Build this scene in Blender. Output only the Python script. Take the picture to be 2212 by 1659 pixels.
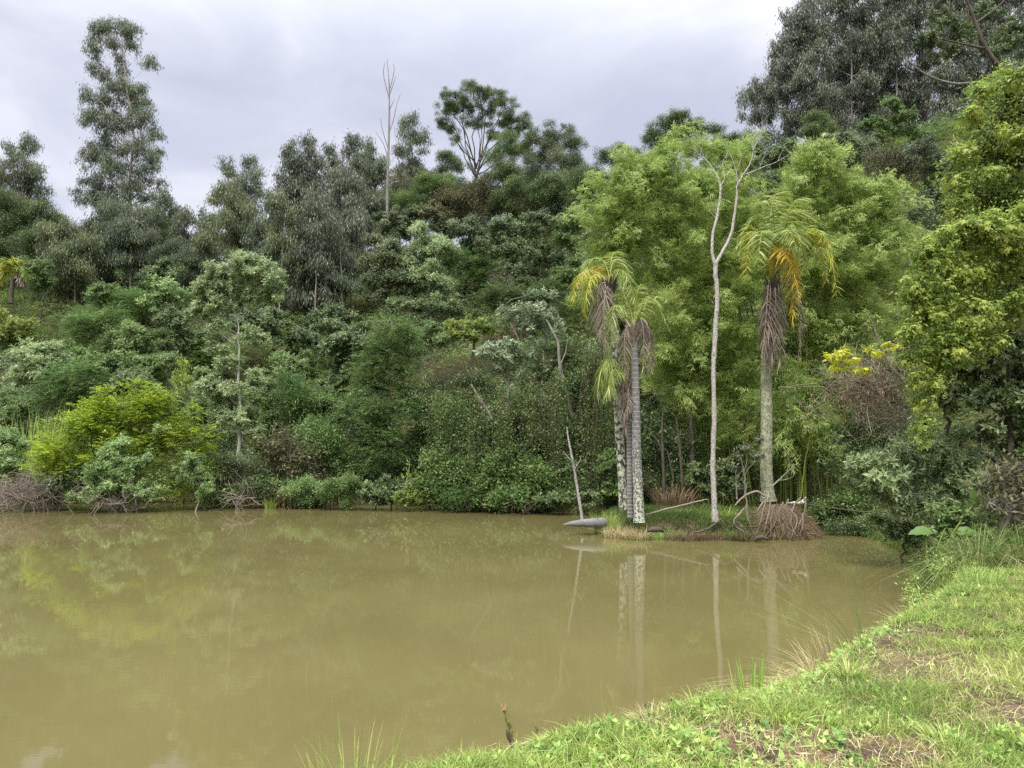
import bpy, math, zlib
import numpy as np
R = math.radians
sc = bpy.context.scene
for o in list(bpy.data.objects):
    bpy.data.objects.remove(o)

# ------------------------------------------------------------------ camera
FPX, CX, CY, HY, EYE = 1534.0, 1106.0, 829.5, 960.0, 2.3
PITCH = math.atan((HY - CY) / FPX)
cam = bpy.data.cameras.new('camera')
cam.sensor_width = 36.0
cam.lens = FPX / 2212.0 * 36.0
cam.clip_start = 0.05
cam.clip_end = 3000
camo = bpy.data.objects.new('camera', cam)
sc.collection.objects.link(camo)
camo.location = (0, 0, EYE)
camo.rotation_euler = (R(90) + PITCH, 0, 0)
sc.camera = camo

# ------------------------------------------------------------------ light
SUN_EL, SUN_ROT = R(58), R(200)
sun = bpy.data.lights.new('sun', 'SUN')
sun.energy = 2.6
sun.angle = R(14)
sun.color = (1.0, 0.95, 0.86)
suno = bpy.data.objects.new('sun', sun)
sc.collection.objects.link(suno)
# direction towards the sun (sky texture: rotation measured clockwise from +Y)
SDIR = np.array([math.sin(SUN_ROT) * math.cos(SUN_EL), math.cos(SUN_ROT) * math.cos(SUN_EL), math.sin(SUN_EL)])
from mathutils import Vector
suno.rotation_euler = Vector(SDIR).to_track_quat('Z', 'Y').to_euler()

w = bpy.data.worlds.new("World")
sc.world = w
w.use_nodes = True
nt = w.node_tree
nt.nodes.clear()
def wn(t, **k):
    n = nt.nodes.new(t)
    for a, b in k.items():
        setattr(n, a, b)
    return n
out = wn('ShaderNodeOutputWorld')
bg = wn('ShaderNodeBackground')
nt.links.new(bg.outputs[0], out.inputs[0])
sky = wn('ShaderNodeTexSky', sky_type='NISHITA', sun_disc=False)
sky.sun_elevation = SUN_EL
sky.sun_rotation = SUN_ROT
skys = wn('ShaderNodeMix', data_type='RGBA', blend_type='MULTIPLY')
skys.inputs[0].default_value = 1.0
skys.inputs[7].default_value = (0.1, 0.1, 0.1, 1)
nt.links.new(sky.outputs[0], skys.inputs[6])
tc = wn('ShaderNodeTexCoord')
sep = wn('ShaderNodeSeparateXYZ')
nt.links.new(tc.outputs['Generated'], sep.inputs[0])
mp = wn('ShaderNodeMapping')
mp.inputs['Scale'].default_value = (1.0, 1.0, 2.2)
mp.inputs['Rotation'].default_value = (0.1, 0.25, 0.4)
nt.links.new(tc.outputs['Generated'], mp.inputs[0])
nz = wn('ShaderNodeTexNoise')
nz.inputs['Scale'].default_value = 3.0
nz.inputs['Detail'].default_value = 5
nz.inputs['Roughness'].default_value = 0.52
nz.inputs['Distortion'].default_value = 0.5
nt.links.new(mp.outputs[0], nz.inputs['Vector'])
cr = wn('ShaderNodeValToRGB')
cr.color_ramp.elements[0].position = 0.34
cr.color_ramp.elements[0].color = (0.485, 0.515, 0.63, 1)
cr.color_ramp.elements[1].position = 0.72
cr.color_ramp.elements[1].color = (0.76, 0.775, 0.85, 1)
e = cr.color_ramp.elements.new(0.5)
e.color = (0.565, 0.59, 0.70, 1)
nt.links.new(nz.outputs['Fac'], cr.inputs[0])
mixs = wn('ShaderNodeMix', data_type='RGBA')
mixs.inputs[0].default_value = 0.93
nt.links.new(skys.outputs[2], mixs.inputs[6])
nt.links.new(cr.outputs[0], mixs.inputs[7])
# an overcast sky is brightest towards the zenith
mr = wn('ShaderNodeMapRange', interpolation_type='SMOOTHSTEP')
mr.inputs['From Min'].default_value = 0.42
mr.inputs['From Max'].default_value = 1.0
mr.inputs['To Min'].default_value = 1.0
mr.inputs['To Max'].default_value = 3.8
nt.links.new(sep.outputs[2], mr.inputs['Value'])
mul = wn('ShaderNodeMix', data_type='RGBA', blend_type='MULTIPLY')
mul.inputs[0].default_value = 1.0
nt.links.new(mixs.outputs[2], mul.inputs[6])
# and whiter there than in the bluish low cloud
comb = wn('ShaderNodeMix', data_type='RGBA')
mr.inputs['To Min'].default_value = 0.0
mr.inputs['To Max'].default_value = 1.0
nt.links.new(mr.outputs[0], comb.inputs[0])
comb.inputs[6].default_value = (1.0, 1.0, 1.0, 1)
comb.inputs[7].default_value = (5.3, 5.1, 4.2, 1)
comb.clamp_result = False
nt.links.new(comb.outputs[2], mul.inputs[7])
nt.links.new(mul.outputs[2], bg.inputs[0])
bg.inputs[1].default_value = 1.0

sc.view_settings.view_transform = 'Standard'
sc.view_settings.look = 'None'
sc.view_settings.exposure = 0.36
sc.view_settings.gamma = 1.0
c = sc.cycles
c.max_bounces = 7
c.diffuse_bounces = 5
c.glossy_bounces = 2
c.transmission_bounces = 3
c.transparent_max_bounces = 4
c.caustics_reflective = False
c.caustics_refractive = False
c.sample_clamp_indirect = 4
c.use_denoising = False

# ------------------------------------------------------------------ helpers
def ray(x, y):
    u = (x - CX) / FPX
    v = (CY - y) / FPX
    return np.array([u, math.cos(PITCH) - v * math.sin(PITCH), v * math.cos(PITCH) + math.sin(PITCH)])
def at(x, y, Y):
    d = ray(x, y)
    return np.array([0, 0, EYE]) + d * (Y / d[1])
def onz(x, y, z=0.0):
    d = ray(x, y)
    return np.array([0, 0, EYE]) + d * ((z - EYE) / d[2])
def px(Y):
    return Y / FPX
def rg(s):
    return np.random.default_rng(zlib.crc32(str(s).encode()))
def nrm(a):
    return a / np.maximum(np.linalg.norm(a, axis=-1, keepdims=True), 1e-9)
def sstep(t):
    t = np.clip(t, 0, 1)
    return t * t * (3 - 2 * t)

class Acc:
    def __init__(s):
        s.V, s.F, s.T, s.n = [], [], [], 0
    def add(s, V, F, T=None):
        V = np.asarray(V, float).reshape(-1, 3)
        F = np.asarray(F, np.int64).reshape(-1, 4)
        s.V.append(V)
        s.F.append(F + s.n)
        s.T.append(np.full(len(F), 0.5) if T is None else np.broadcast_to(T, (len(F),)).astype(float))
        s.n += len(V)
        return s
    def build(s, name, mat, parent=None, smooth=False):
        if s.V:
            V = np.concatenate(s.V); F = np.concatenate(s.F); T = np.concatenate(s.T)
        else:
            V = np.zeros((0, 3)); F = np.zeros((0, 4), int); T = np.zeros(0)
        me = bpy.data.meshes.new(name)
        if parent is not None:
            V = V - np.array(parent.location)
        me.vertices.add(len(V))
        me.vertices.foreach_set('co', V.astype(np.float32).ravel())
        me.loops.add(F.size)
        me.loops.foreach_set('vertex_index', F.astype(np.int32).ravel())
        me.polygons.add(len(F))
        me.polygons.foreach_set('loop_start', np.arange(0, F.size, 4, dtype=np.int32))
        me.update(calc_edges=True)
        if smooth:
            me.polygons.foreach_set('use_smooth', np.ones(len(F), bool))
        a = me.attributes.new('tint', 'FLOAT', 'FACE')
        a.data.foreach_set('value', T.astype(np.float32))
        me.materials.append(mat)
        o = bpy.data.objects.new(name, me)
        sc.collection.objects.link(o)
        if parent is not None:
            o.parent = parent
        return o

def empty(name, loc, label, cat, group=None):
    o = bpy.data.objects.new(name, None)
    o.location = [float(v) for v in loc]
    o.empty_display_size = 0.3
    sc.collection.objects.link(o)
    tag(o, label, cat, group)
    return o
def tag(o, label=None, cat=None, group=None, kind=None):
    if label: o['label'] = label
    if cat: o['category'] = cat
    if group: o['group'] = group
    if kind: o['kind'] = kind
    return o

# tubes: P (B,K,3) centre lines, Rr (B,K) radii
def tubes(P, Rr, sides=5, cap=True):
    P = np.asarray(P, float); Rr = np.asarray(Rr, float)
    if P.ndim == 2:
        P = P[None]; Rr = Rr[None]
    B, K, _ = P.shape
    T = np.gradient(P, axis=1)
    T = nrm(T)
    ref = np.where(np.abs(T[..., 2:3]) > 0.9, np.array([1.0, 0, 0]), np.array([0, 0, 1.0]))
    # keep one reference per tube so that the rings do not twist
    ref = np.broadcast_to(ref[:, K // 2:K // 2 + 1], P.shape)
    A = nrm(np.cross(T, ref)); Bn = np.cross(T, A)
    ang = np.arange(sides) / sides * 2 * math.pi
    V = P[:, :, None] + Rr[:, :, None, None] * (np.cos(ang)[None, None, :, None] * A[:, :, None] + np.sin(ang)[None, None, :, None] * Bn[:, :, None])
    V = V.reshape(-1, 3)
    b = np.arange(B)[:, None, None] * K * sides
    k = np.arange(K - 1)[None, :, None] * sides
    s = np.arange(sides)[None, None, :]
    s2 = (s + 1) % sides
    F = np.stack([b + k + s, b + k + s2, b + k + sides + s2, b + k + sides + s], -1).reshape(-1, 4)
    return V, F
def smooth_path(pts, n):
    pts = np.asarray(pts, float)
    m = len(pts)
    if m < 3:
        t = np.linspace(0, 1, n)[:, None]
        return pts[0] * (1 - t) + pts[-1] * t
    q = np.vstack([2 * pts[0] - pts[1], pts, 2 * pts[-1] - pts[-2]])
    ts = np.linspace(0, m - 1 - 1e-6, n)
    i = ts.astype(int); t = (ts - i)[:, None]
    a, b, cc, d = q[i], q[i + 1], q[i + 2], q[i + 3]
    return 0.5 * (2 * b + (cc - a) * t + (2 * a - 5 * b + 4 * cc - d) * t ** 2 + (3 * b - a - 3 * cc + d) * t ** 3)
def limb(pts, r, n=12, sides=8, wob=0.0, rng=None):
    P = smooth_path(pts, n)
    rr = np.interp(np.linspace(0, 1, n), np.linspace(0, 1, len(r)), r)
    if rng is not None and wob:
        P = P + rng.normal(0, wob, P.shape) * np.linspace(0.3, 1, n)[:, None]
        rr = rr * (1 + rng.normal(0, 0.06, n))
    return tubes(P, rr, sides)
def pxlimb(pts, Y, r, **k):
    return limb([at(p[0], p[1], Y + (p[2] if len(p) > 2 else 0)) for p in pts], [q * px(Y) for q in r], **k)
def branches(A, B, ra, rb, rng, bend=0.15, K=5, sides=4, up=0.0):
    """many curved limbs from A (n,3) to B (n,3)"""
    n = len(A)
    t = np.linspace(0, 1, K)[None, :, None]
    L = np.linalg.norm(B - A, axis=1)[:, None, None]
    off = rng.normal(0, bend, (n, 1, 3)) * L
    off[..., 2] += up * L[..., 0]
    P = A[:, None] * (1 - t) + B[:, None] * t + off * (4 * t * (1 - t)) + rng.normal(0, bend * 0.2, (n, K, 3)) * L * (t * (1 - t) * 4)
    ra = np.broadcast_to(ra, (n,)); rb = np.broadcast_to(rb, (n,))
    Rr = ra[:, None] * (1 - t[..., 0]) + rb[:, None] * t[..., 0]
    return tubes(P, Rr, sides)

# leaves as folded blades / rhombs
def leaves(P, D, N, L, W, T=None):
    D = nrm(D); S = nrm(np.cross(D, N))
    L = np.broadcast_to(L, (len(P),))[:, None]; W = np.broadcast_to(W, (len(P),))[:, None]
    V = np.stack([P, P + D * L * 0.42 + S * W * 0.5, P + D * L, P + D * L * 0.42 - S * W * 0.5], 1)
    F = np.arange(len(P) * 4).reshape(-1, 4)
    return V.reshape(-1, 3), F
def blades(P, H, lean, W, rng, seg=3, curve=0.5):
    """grass blades: P base (n,3), H height (n), lean direction (n,3) (tip offset as a share of H), W width"""
    n = len(P)
    t = np.linspace(0, 1, seg + 1)[None, :, None]
    H = np.broadcast_to(H, (n,))[:, None, None]
    W = np.broadcast_to(W, (n,))[:, None, None]
    c_ = np.broadcast_to(curve, (n,))[:, None, None]
    up = np.array([0, 0, 1.0])
    mag = np.linalg.norm(lean, axis=1)[:, None, None]
    C = P[:, None] + H * (up * (t - c_ * mag * t ** 2.2 * 0.55) + lean[:, None] * t ** 1.6)
    a = rng.uniform(0, math.pi, n)
    S = np.stack([np.cos(a), np.sin(a), np.zeros(n)], -1)[:, None]
    wd = W * (1 - t ** 2 * 0.93) * 0.5
    V = np.stack([C - S * wd, C + S * wd], 2).reshape(n, (seg + 1) * 2, 3)
    b = np.arange(n)[:, None] * (seg + 1) * 2
    k = np.arange(seg)[None] * 2
    F = np.stack([b + k, b + k + 1, b + k + 3, b + k + 2], -1).reshape(-1, 4)
    return V.reshape(-1, 3), F

def basis(A):
    ref = np.where(np.abs(A[:, 2:3]) > 0.9, np.array([1.0, 0, 0]), np.array([0, 0, 1.0]))
    e1 = nrm(np.cross(A, ref)); e2 = np.cross(A, e1)
    return e1, e2
def fol(kind, P, A, T, rng, L=0.1, W=0.05, k=None, rach=None, acc=None):
    """add foliage sprays at P with axes A; T tint per spray"""
    S = len(P)
    if S == 0: return
    A = nrm(A)
    e1, e2 = basis(A)
    up = np.array([0, 0, 1.0])
    if kind == 'rosette':
        k = k or 6
        ph = rng.uniform(0, 2 * math.pi, (S, 1)) + np.arange(k)[None] * 2.4 + rng.normal(0, 0.3, (S, k))
        th = rng.normal(1.05, 0.3, (S, k))
        rad = np.cos(ph)[..., None] * e1[:, None] + np.sin(ph)[..., None] * e2[:, None]
        D = np.cos(th)[..., None] * A[:, None] + np.sin(th)[..., None] * rad
        N = np.sin(th)[..., None] * A[:, None] - np.cos(th)[..., None] * rad + rng.normal(0, 0.2, (S, k, 3))
        Q = P[:, None] - A[:, None] * (rng.uniform(0, 1.6, (S, k, 1)) * L)
        D = D + np.array([0, 0, -0.15])
    elif kind == 'droop':
        k = k or 6
        D = rng.normal(0, 0.24, (S, k, 3)) + np.array([0, 0, -1.0]) + A[:, None] * 0.22
        N = rng.normal(0, 1, (S, k, 3)) * np.array([1, 1, 0.2])
        Q = P[:, None] + rng.normal(0, 0.45, (S, k, 3)) * L * np.array([1, 1, 1.5]) + A[:, None] * rng.uniform(-1, 1, (S, k, 1)) * L * .8
    elif kind == 'loose':
        k = k or 5
        D = rng.normal(0, 0.7, (S, k, 3)) + A[:, None] * 0.8 + np.array([0, 0, -0.2])
        N = up + rng.normal(0, 0.5, (S, k, 3)) + A[:, None] * 0.4
        Q = P[:, None] + rng.normal(0, 1.0, (S, k, 3)) * L
    elif kind == 'pinnate':
        m = (k or 12) // 2
        k = m * 2
        rach = rach or L * 4
        t = np.repeat(np.linspace(0.12, 1, m), 2)[None, :, None]
        Af = nrm(A * np.array([1, 1, 0.55]))
        side = nrm(np.cross(Af, up + rng.normal(0, 0.25, (S, 3))))
        sg = np.tile([1.0, -1.0], m)[None, :, None]
        rl = rach * rng.uniform(0.7, 1.2, (S, 1, 1))
        Q = P[:, None] + rl * (t * Af[:, None] + t ** 2 * np.array([0, 0, -0.38]))
        D = side[:, None] * sg + Af[:, None] * 0.45 + np.array([0, 0, -0.18]) + rng.normal(0, 0.1, (S, k, 3))
        N = up + rng.normal(0, 0.2, (S, k, 3))
    elif kind == 'bamboo':
        k = k or 6
        f = (np.linspace(-1, 1, k)[None] + rng.normal(0, 0.15, (S, k))) * 1.0
        pl = nrm(np.cross(A, up + rng.normal(0, 0.6, (S, 3))))
        D = np.cos(f)[..., None] * A[:, None] + np.sin(f)[..., None] * pl[:, None] + np.array([0, 0, -0.22])
        N = np.cross(pl, A)[:, None] + rng.normal(0, 0.25, (S, k, 3))
        Q = P[:, None] - A[:, None] * rng.uniform(0, 0.9, (S, k, 1)) * L + rng.normal(0, 0.1, (S, k, 3)) * L
    elif kind == 'palmate':
        k = k or 5
        Nn = nrm(A * 0.8 + up * 0.5 + rng.normal(0, 0.25, (S, 3)))
        a1 = nrm(np.cross(Nn, rng.normal(0, 1, (S, 3)))); a2 = np.cross(Nn, a1)
        # the middle leaflet hangs down and outwards
        f = np.linspace(-1.9, 1.9, k)[None]
        dn = nrm(np.array([0, 0, -1.0]) - Nn * (-Nn[:, 2:3]) + A * 0.2)
        sd = nrm(np.cross(Nn, dn))
        D = np.cos(f)[..., None] * dn[:, None] + np.sin(f)[..., None] * sd[:, None] - Nn[:, None] * 0.35
        N = np.repeat(Nn[:, None], k, 1) + rng.normal(0, 0.12, (S, k, 3))
        Q = np.repeat(P[:, None], k, 1)
        Ls = L * (1 - 0.35 * np.abs(f) / 1.9) * rng.uniform(0.8, 1.15, (S, 1))
        V, F = leaves(Q.reshape(-1, 3), D.reshape(-1, 3), N.reshape(-1, 3), Ls.reshape(-1), (Ls * W / L).reshape(-1))
        acc.add(V, F, np.clip(np.repeat(T, k) + rng.normal(0, 0.08, S * k), 0, 1))
        return
    n = S * k
    ls = L * rng.uniform(0.65, 1.25, n)
    V, F = leaves(Q.reshape(-1, 3), D.reshape(-1, 3), N.reshape(-1, 3), ls, ls * (W / L) * rng.uniform(0.8, 1.2, n))
    acc.add(V, F, np.clip(np.repeat(T, k) + rng.normal(0, 0.13, n), 0, 1))

# ------------------------------------------------------------------ materials
def mat(name):
    m = bpy.data.materials.new(name)
    m.use_nodes = True
    n = m.node_tree
    n.nodes.clear()
    o = n.nodes.new('ShaderNodeOutputMaterial')
    return m, n, o
def ramp(n, stops):
    r = n.nodes.new('ShaderNodeValToRGB')
    el = r.color_ramp.elements
    while len(el) < len(stops): el.new(0.5)
    for e_, (p_, c_) in zip(el, stops):
        e_.position = p_
        e_.color = (*c_, 1)
    return r
ALB = 1.5
def leafmat(name, stops, rough=0.5, trans=0.4, spec=0.35):
    m, n, o = mat(name)
    a = n.nodes.new('ShaderNodeAttribute'); a.attribute_name = 'tint'
    r = ramp(n, [(p_, tuple(min(.8, v * ALB) for v in c_)) for p_, c_ in stops])
    n.links.new(a.outputs['Fac'], r.inputs[0])
    b = n.nodes.new('ShaderNodeBsdfPrincipled')
    b.inputs['Roughness'].default_value = rough
    b.inputs['Specular IOR Level'].default_value = spec
    n.links.new(r.outputs[0], b.inputs['Base Color'])
    t = n.nodes.new('ShaderNodeBsdfTranslucent')
    n.links.new(r.outputs[0], t.inputs['Color'])
    mx = n.nodes.new('ShaderNodeMixShader'); mx.inputs[0].default_value = trans
    n.links.new(b.outputs[0], mx.inputs[1]); n.links.new(t.outputs[0], mx.inputs[2])
    n.links.new(mx.outputs[0], o.inputs[0])
    return m
def barkmat(name, stops, scale=8, detail=6, stretch=(1, 1, 0.35), rough=0.85, bump=0.4, rings=None, second=None, zl=None):
    m, n, o = mat(name)
    tcn = n.nodes.new('ShaderNodeTexCoord')
    mpn = n.nodes.new('ShaderNodeMapping'); mpn.inputs['Scale'].default_value = stretch
    n.links.new(tcn.outputs['Object'], mpn.inputs[0])
    nz_ = n.nodes.new('ShaderNodeTexNoise'); nz_.inputs['Scale'].default_value = scale; nz_.inputs['Detail'].default_value = detail
    nz_.inputs['Roughness'].default_value = 0.65
    n.links.new(mpn.outputs[0], nz_.inputs['Vector'])
    r = ramp(n, stops)
    n.links.new(nz_.outputs['Fac'], r.inputs[0])
    col = r.outputs[0]
    if second:
        sc2, lo, hi, c2 = second
        n2 = n.nodes.new('ShaderNodeTexNoise'); n2.inputs['Scale'].default_value = sc2; n2.inputs['Detail'].default_value = 5
        n2.inputs['Roughness'].default_value = 0.6
        n.links.new(tcn.outputs['Object'], n2.inputs['Vector'])
        mr_ = n.nodes.new('ShaderNodeMapRange'); mr_.inputs['From Min'].default_value = lo; mr_.inputs['From Max'].default_value = hi
        n.links.new(n2.outputs['Fac'], mr_.inputs['Value'])
        mx = n.nodes.new('ShaderNodeMix'); mx.data_type = 'RGBA'
        n.links.new(mr_.outputs[0], mx.inputs[0]); n.links.new(col, mx.inputs[6])
        mx.inputs[7].default_value = (*c2, 1)
        col = mx.outputs[2]
    if rings:
        wv = n.nodes.new('ShaderNodeTexWave'); wv.bands_direction = 'Z'; wv.inputs['Scale'].default_value = rings[0]
        wv.inputs['Distortion'].default_value = 0.8; wv.inputs['Detail'].default_value = 2
        n.links.new(tcn.outputs['Object'], wv.inputs['Vector'])
        mr_ = n.nodes.new('ShaderNodeMapRange'); mr_.inputs['From Min'].default_value = 0.82; mr_.inputs['From Max'].default_value = 0.98
        mr_.inputs['To Max'].default_value = 0.75
        n.links.new(wv.outputs['Fac'], mr_.inputs['Value'])
        mx = n.nodes.new('ShaderNodeMix'); mx.data_type = 'RGBA'
        n.links.new(mr_.outputs[0], mx.inputs[0]); n.links.new(col, mx.inputs[6])
        mx.inputs[7].default_value = (*rings[1], 1)
        col = mx.outputs[2]
    if zl:
        # lichen blotches that thin out with height above the foot
        n3 = n.nodes.new('ShaderNodeTexNoise'); n3.inputs['Scale'].default_value = zl[0]; n3.inputs['Detail'].default_value = 4; n3.inputs['Roughness'].default_value = .6
        n.links.new(tcn.outputs['Object'], n3.inputs['Vector'])
        sp_ = n.nodes.new('ShaderNodeSeparateXYZ'); n.links.new(tcn.outputs['Object'], sp_.inputs[0])
        ma = n.nodes.new('ShaderNodeMath'); ma.operation = 'MULTIPLY_ADD'; ma.inputs[1].default_value = -zl[1]
        n.links.new(sp_.outputs[2], ma.inputs[0]); n.links.new(n3.outputs['Fac'], ma.inputs[2])
        for lo, hi, c2 in ((zl[2] - .07, zl[2] - .05, (.05, .048, .042)), (zl[2], zl[2] + .03, (.52, .55, .44))):
            mr_ = n.nodes.new('ShaderNodeMapRange'); mr_.inputs['From Min'].default_value = lo; mr_.inputs['From Max'].default_value = hi
            n.links.new(ma.outputs[0], mr_.inputs['Value'])
            mx = n.nodes.new('ShaderNodeMix'); mx.data_type = 'RGBA'
            n.links.new(mr_.outputs[0], mx.inputs[0]); n.links.new(col, mx.inputs[6]); mx.inputs[7].default_value = (*c2, 1)
            col = mx.outputs[2]
    b = n.nodes.new('ShaderNodeBsdfPrincipled')
    b.inputs['Roughness'].default_value = rough
    b.inputs['Specular IOR Level'].default_value = 0.2
    n.links.new(col, b.inputs['Base Color'])
    bp = n.nodes.new('ShaderNodeBump'); bp.inputs['Strength'].default_value = bump; bp.inputs['Distance'].default_value = 0.02
    n.links.new(nz_.outputs['Fac'], bp.inputs['Height']); n.links.new(bp.outputs[0], b.inputs['Normal'])
    n.links.new(b.outputs[0], o.inputs[0])
    return m

LM = {
 'gum':    leafmat('gum_leaves', [(0, (0.042, 0.0609, 0.0357)), (0.5, (0.0777, 0.105, 0.0609)), (0.85, (0.126, 0.1554, 0.0861)), (1, (0.189, 0.189, 0.105))], .42, .25, .5),
 'gumy':   leafmat('young_gum_leaves', [(0, (.050, .074, .035)), (.5, (.098, .128, .060)), (1, (.19, .20, .09))], .42, .3, .5),
 'gumb':   leafmat('blue_gum_leaves', [(0, (.044, .058, .040)), (.5, (.080, .099, .064)), (1, (.14, .158, .10))], .4, .25, .5),
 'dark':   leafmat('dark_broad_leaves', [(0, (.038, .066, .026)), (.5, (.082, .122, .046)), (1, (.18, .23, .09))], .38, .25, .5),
 'mid':    leafmat('mid_broad_leaves', [(0, (.050, .090, .028)), (.5, (.105, .165, .052)), (1, (.21, .27, .09))], .42, .35, .4),
 'olive':  leafmat('olive_leaves', [(0, (0.048, 0.0696, 0.0336)), (0.5, (0.096, 0.132, 0.06)), (0.9, (0.168, 0.198, 0.096)), (1, (0.24, 0.192, 0.096))], .45, .25, .45),
 'bright': leafmat('bright_leaves', [(0, (.085, .13, .030)), (.5, (.165, .22, .050)), (1, (.30, .34, .09))], .45, .4, .35),
 'pale':   leafmat('pale_leaves', [(0, (0.11, 0.165, 0.066)), (0.5, (0.22, 0.286, 0.132)), (1, (0.396, 0.462, 0.264))], .45, .35, .45),
 'blue':   leafmat('blue_green_leaves', [(0, (.085, .145, .052)), (.5, (.17, .25, .095)), (1, (.34, .43, .19))], .5, .3, .35),
 'silver': leafmat('silver_leaves', [(0, (.085, .125, .065)), (.5, (.17, .225, .125)), (1, (.34, .39, .26))], .4, .25, .5),
 'mimosa': leafmat('yellow_green_leaves', [(0, (0.12, 0.1875, 0.025)), (0.5, (0.234, 0.3187, 0.045)), (0.85, (0.36, 0.425, 0.0375)), (1, (0.576, 0.525, 0.0625))], .5, .45, .25),
 'bamboo': leafmat('bamboo_leaves', [(0, (.115, .175, .048)), (.5, (.22, .30, .088)), (.9, (.34, .41, .14)), (1, (.48, .50, .21))], .45, .5, .35),
 'feather':leafmat('feathery_leaves', [(0, (0.054, 0.108, 0.0324)), (0.5, (0.108, 0.1823, 0.0567)), (1, (0.216, 0.2835, 0.1013))], .5, .35, .35),
 'vine':   leafmat('vine_leaves', [(0, (.09, .145, .03)), (.4, (.18, .25, .05)), (.75, (.30, .355, .08)), (.93, (.44, .45, .09)), (1, (.58, .42, .07))], .42, .4, .4),
 'rtree':  leafmat('right_tree_leaves', [(0, (.06, .105, .026)), (.5, (.14, .195, .05)), (1, (.29, .34, .10))], .42, .4, .4),
 'yvine':  leafmat('yellow_vine_leaves', [(0, (.26, .32, .03)), (.5, (.42, .44, .05)), (1, (.62, .52, .06))], .45, .45, .35),
 'rust':   leafmat('rusty_leaves', [(0, (.050, .054, .028)), (.5, (.095, .098, .050)), (1, (.18, .155, .08))], .6, .25, .25),
 'dead':   leafmat('dead_leaves', [(0, (.060, .042, .030)), (.5, (.14, .10, .070)), (1, (.28, .22, .15))], .8, .2, .15),
 'straw':  leafmat('straw', [(0, (.16, .115, .06)), (.5, (.34, .27, .15)), (1, (.58, .50, .31))], .7, .25, .2),
 'lawn':   leafmat('lawn_blades', [(0, (.12, .175, .045)), (.4, (.235, .31, .08)), (.75, (.39, .44, .14)), (1, (.60, .56, .28))], .5, .4, .35),
 'weed':   leafmat('weed_leaves', [(0, (.10, .18, .05)), (.5, (.22, .34, .09)), (1, (.42, .50, .16))], .5, .35, .35),
 'reed':   leafmat('reed_blades', [(0, (.10, .17, .04)), (.5, (.22, .32, .07)), (1, (.42, .46, .14))], .45, .35, .35),
 'redsedge': leafmat('dry_red_sedge', [(0, (.065, .045, .028)), (.5, (.145, .10, .062)), (1, (.28, .215, .135))], .75, .2, .2),
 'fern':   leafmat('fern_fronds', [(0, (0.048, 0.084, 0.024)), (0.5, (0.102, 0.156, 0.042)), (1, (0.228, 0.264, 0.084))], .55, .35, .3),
 'palmg':  leafmat('palm_green', [(0, (.085, .140, .030)), (.5, (.180, .245, .055)), (.9, (.32, .35, .09)), (1, (.36, .29, .12))], .4, .35, .5),
 'palmy':  leafmat('palm_yellow', [(0, (.12, .17, .03)), (.5, (.27, .30, .05)), (.85, (.42, .39, .06)), (1, (.42, .30, .10))], .45, .35, .4),
 'palmo':  leafmat('palm_orange', [(0, (.22, .18, .035)), (.5, (.42, .32, .05)), (.85, (.56, .40, .06)), (1, (.34, .24, .12))], .5, .35, .35),
 'palmd':  leafmat('palm_dead', [(0, (.085, .068, .052)), (.5, (.19, .155, .125)), (1, (.36, .31, .26))], .8, .15, .15),
 'taro':   leafmat('taro_leaves', [(0, (.06, .12, .03)), (1, (.12, .20, .05))], .35, .35, .5),
}
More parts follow.
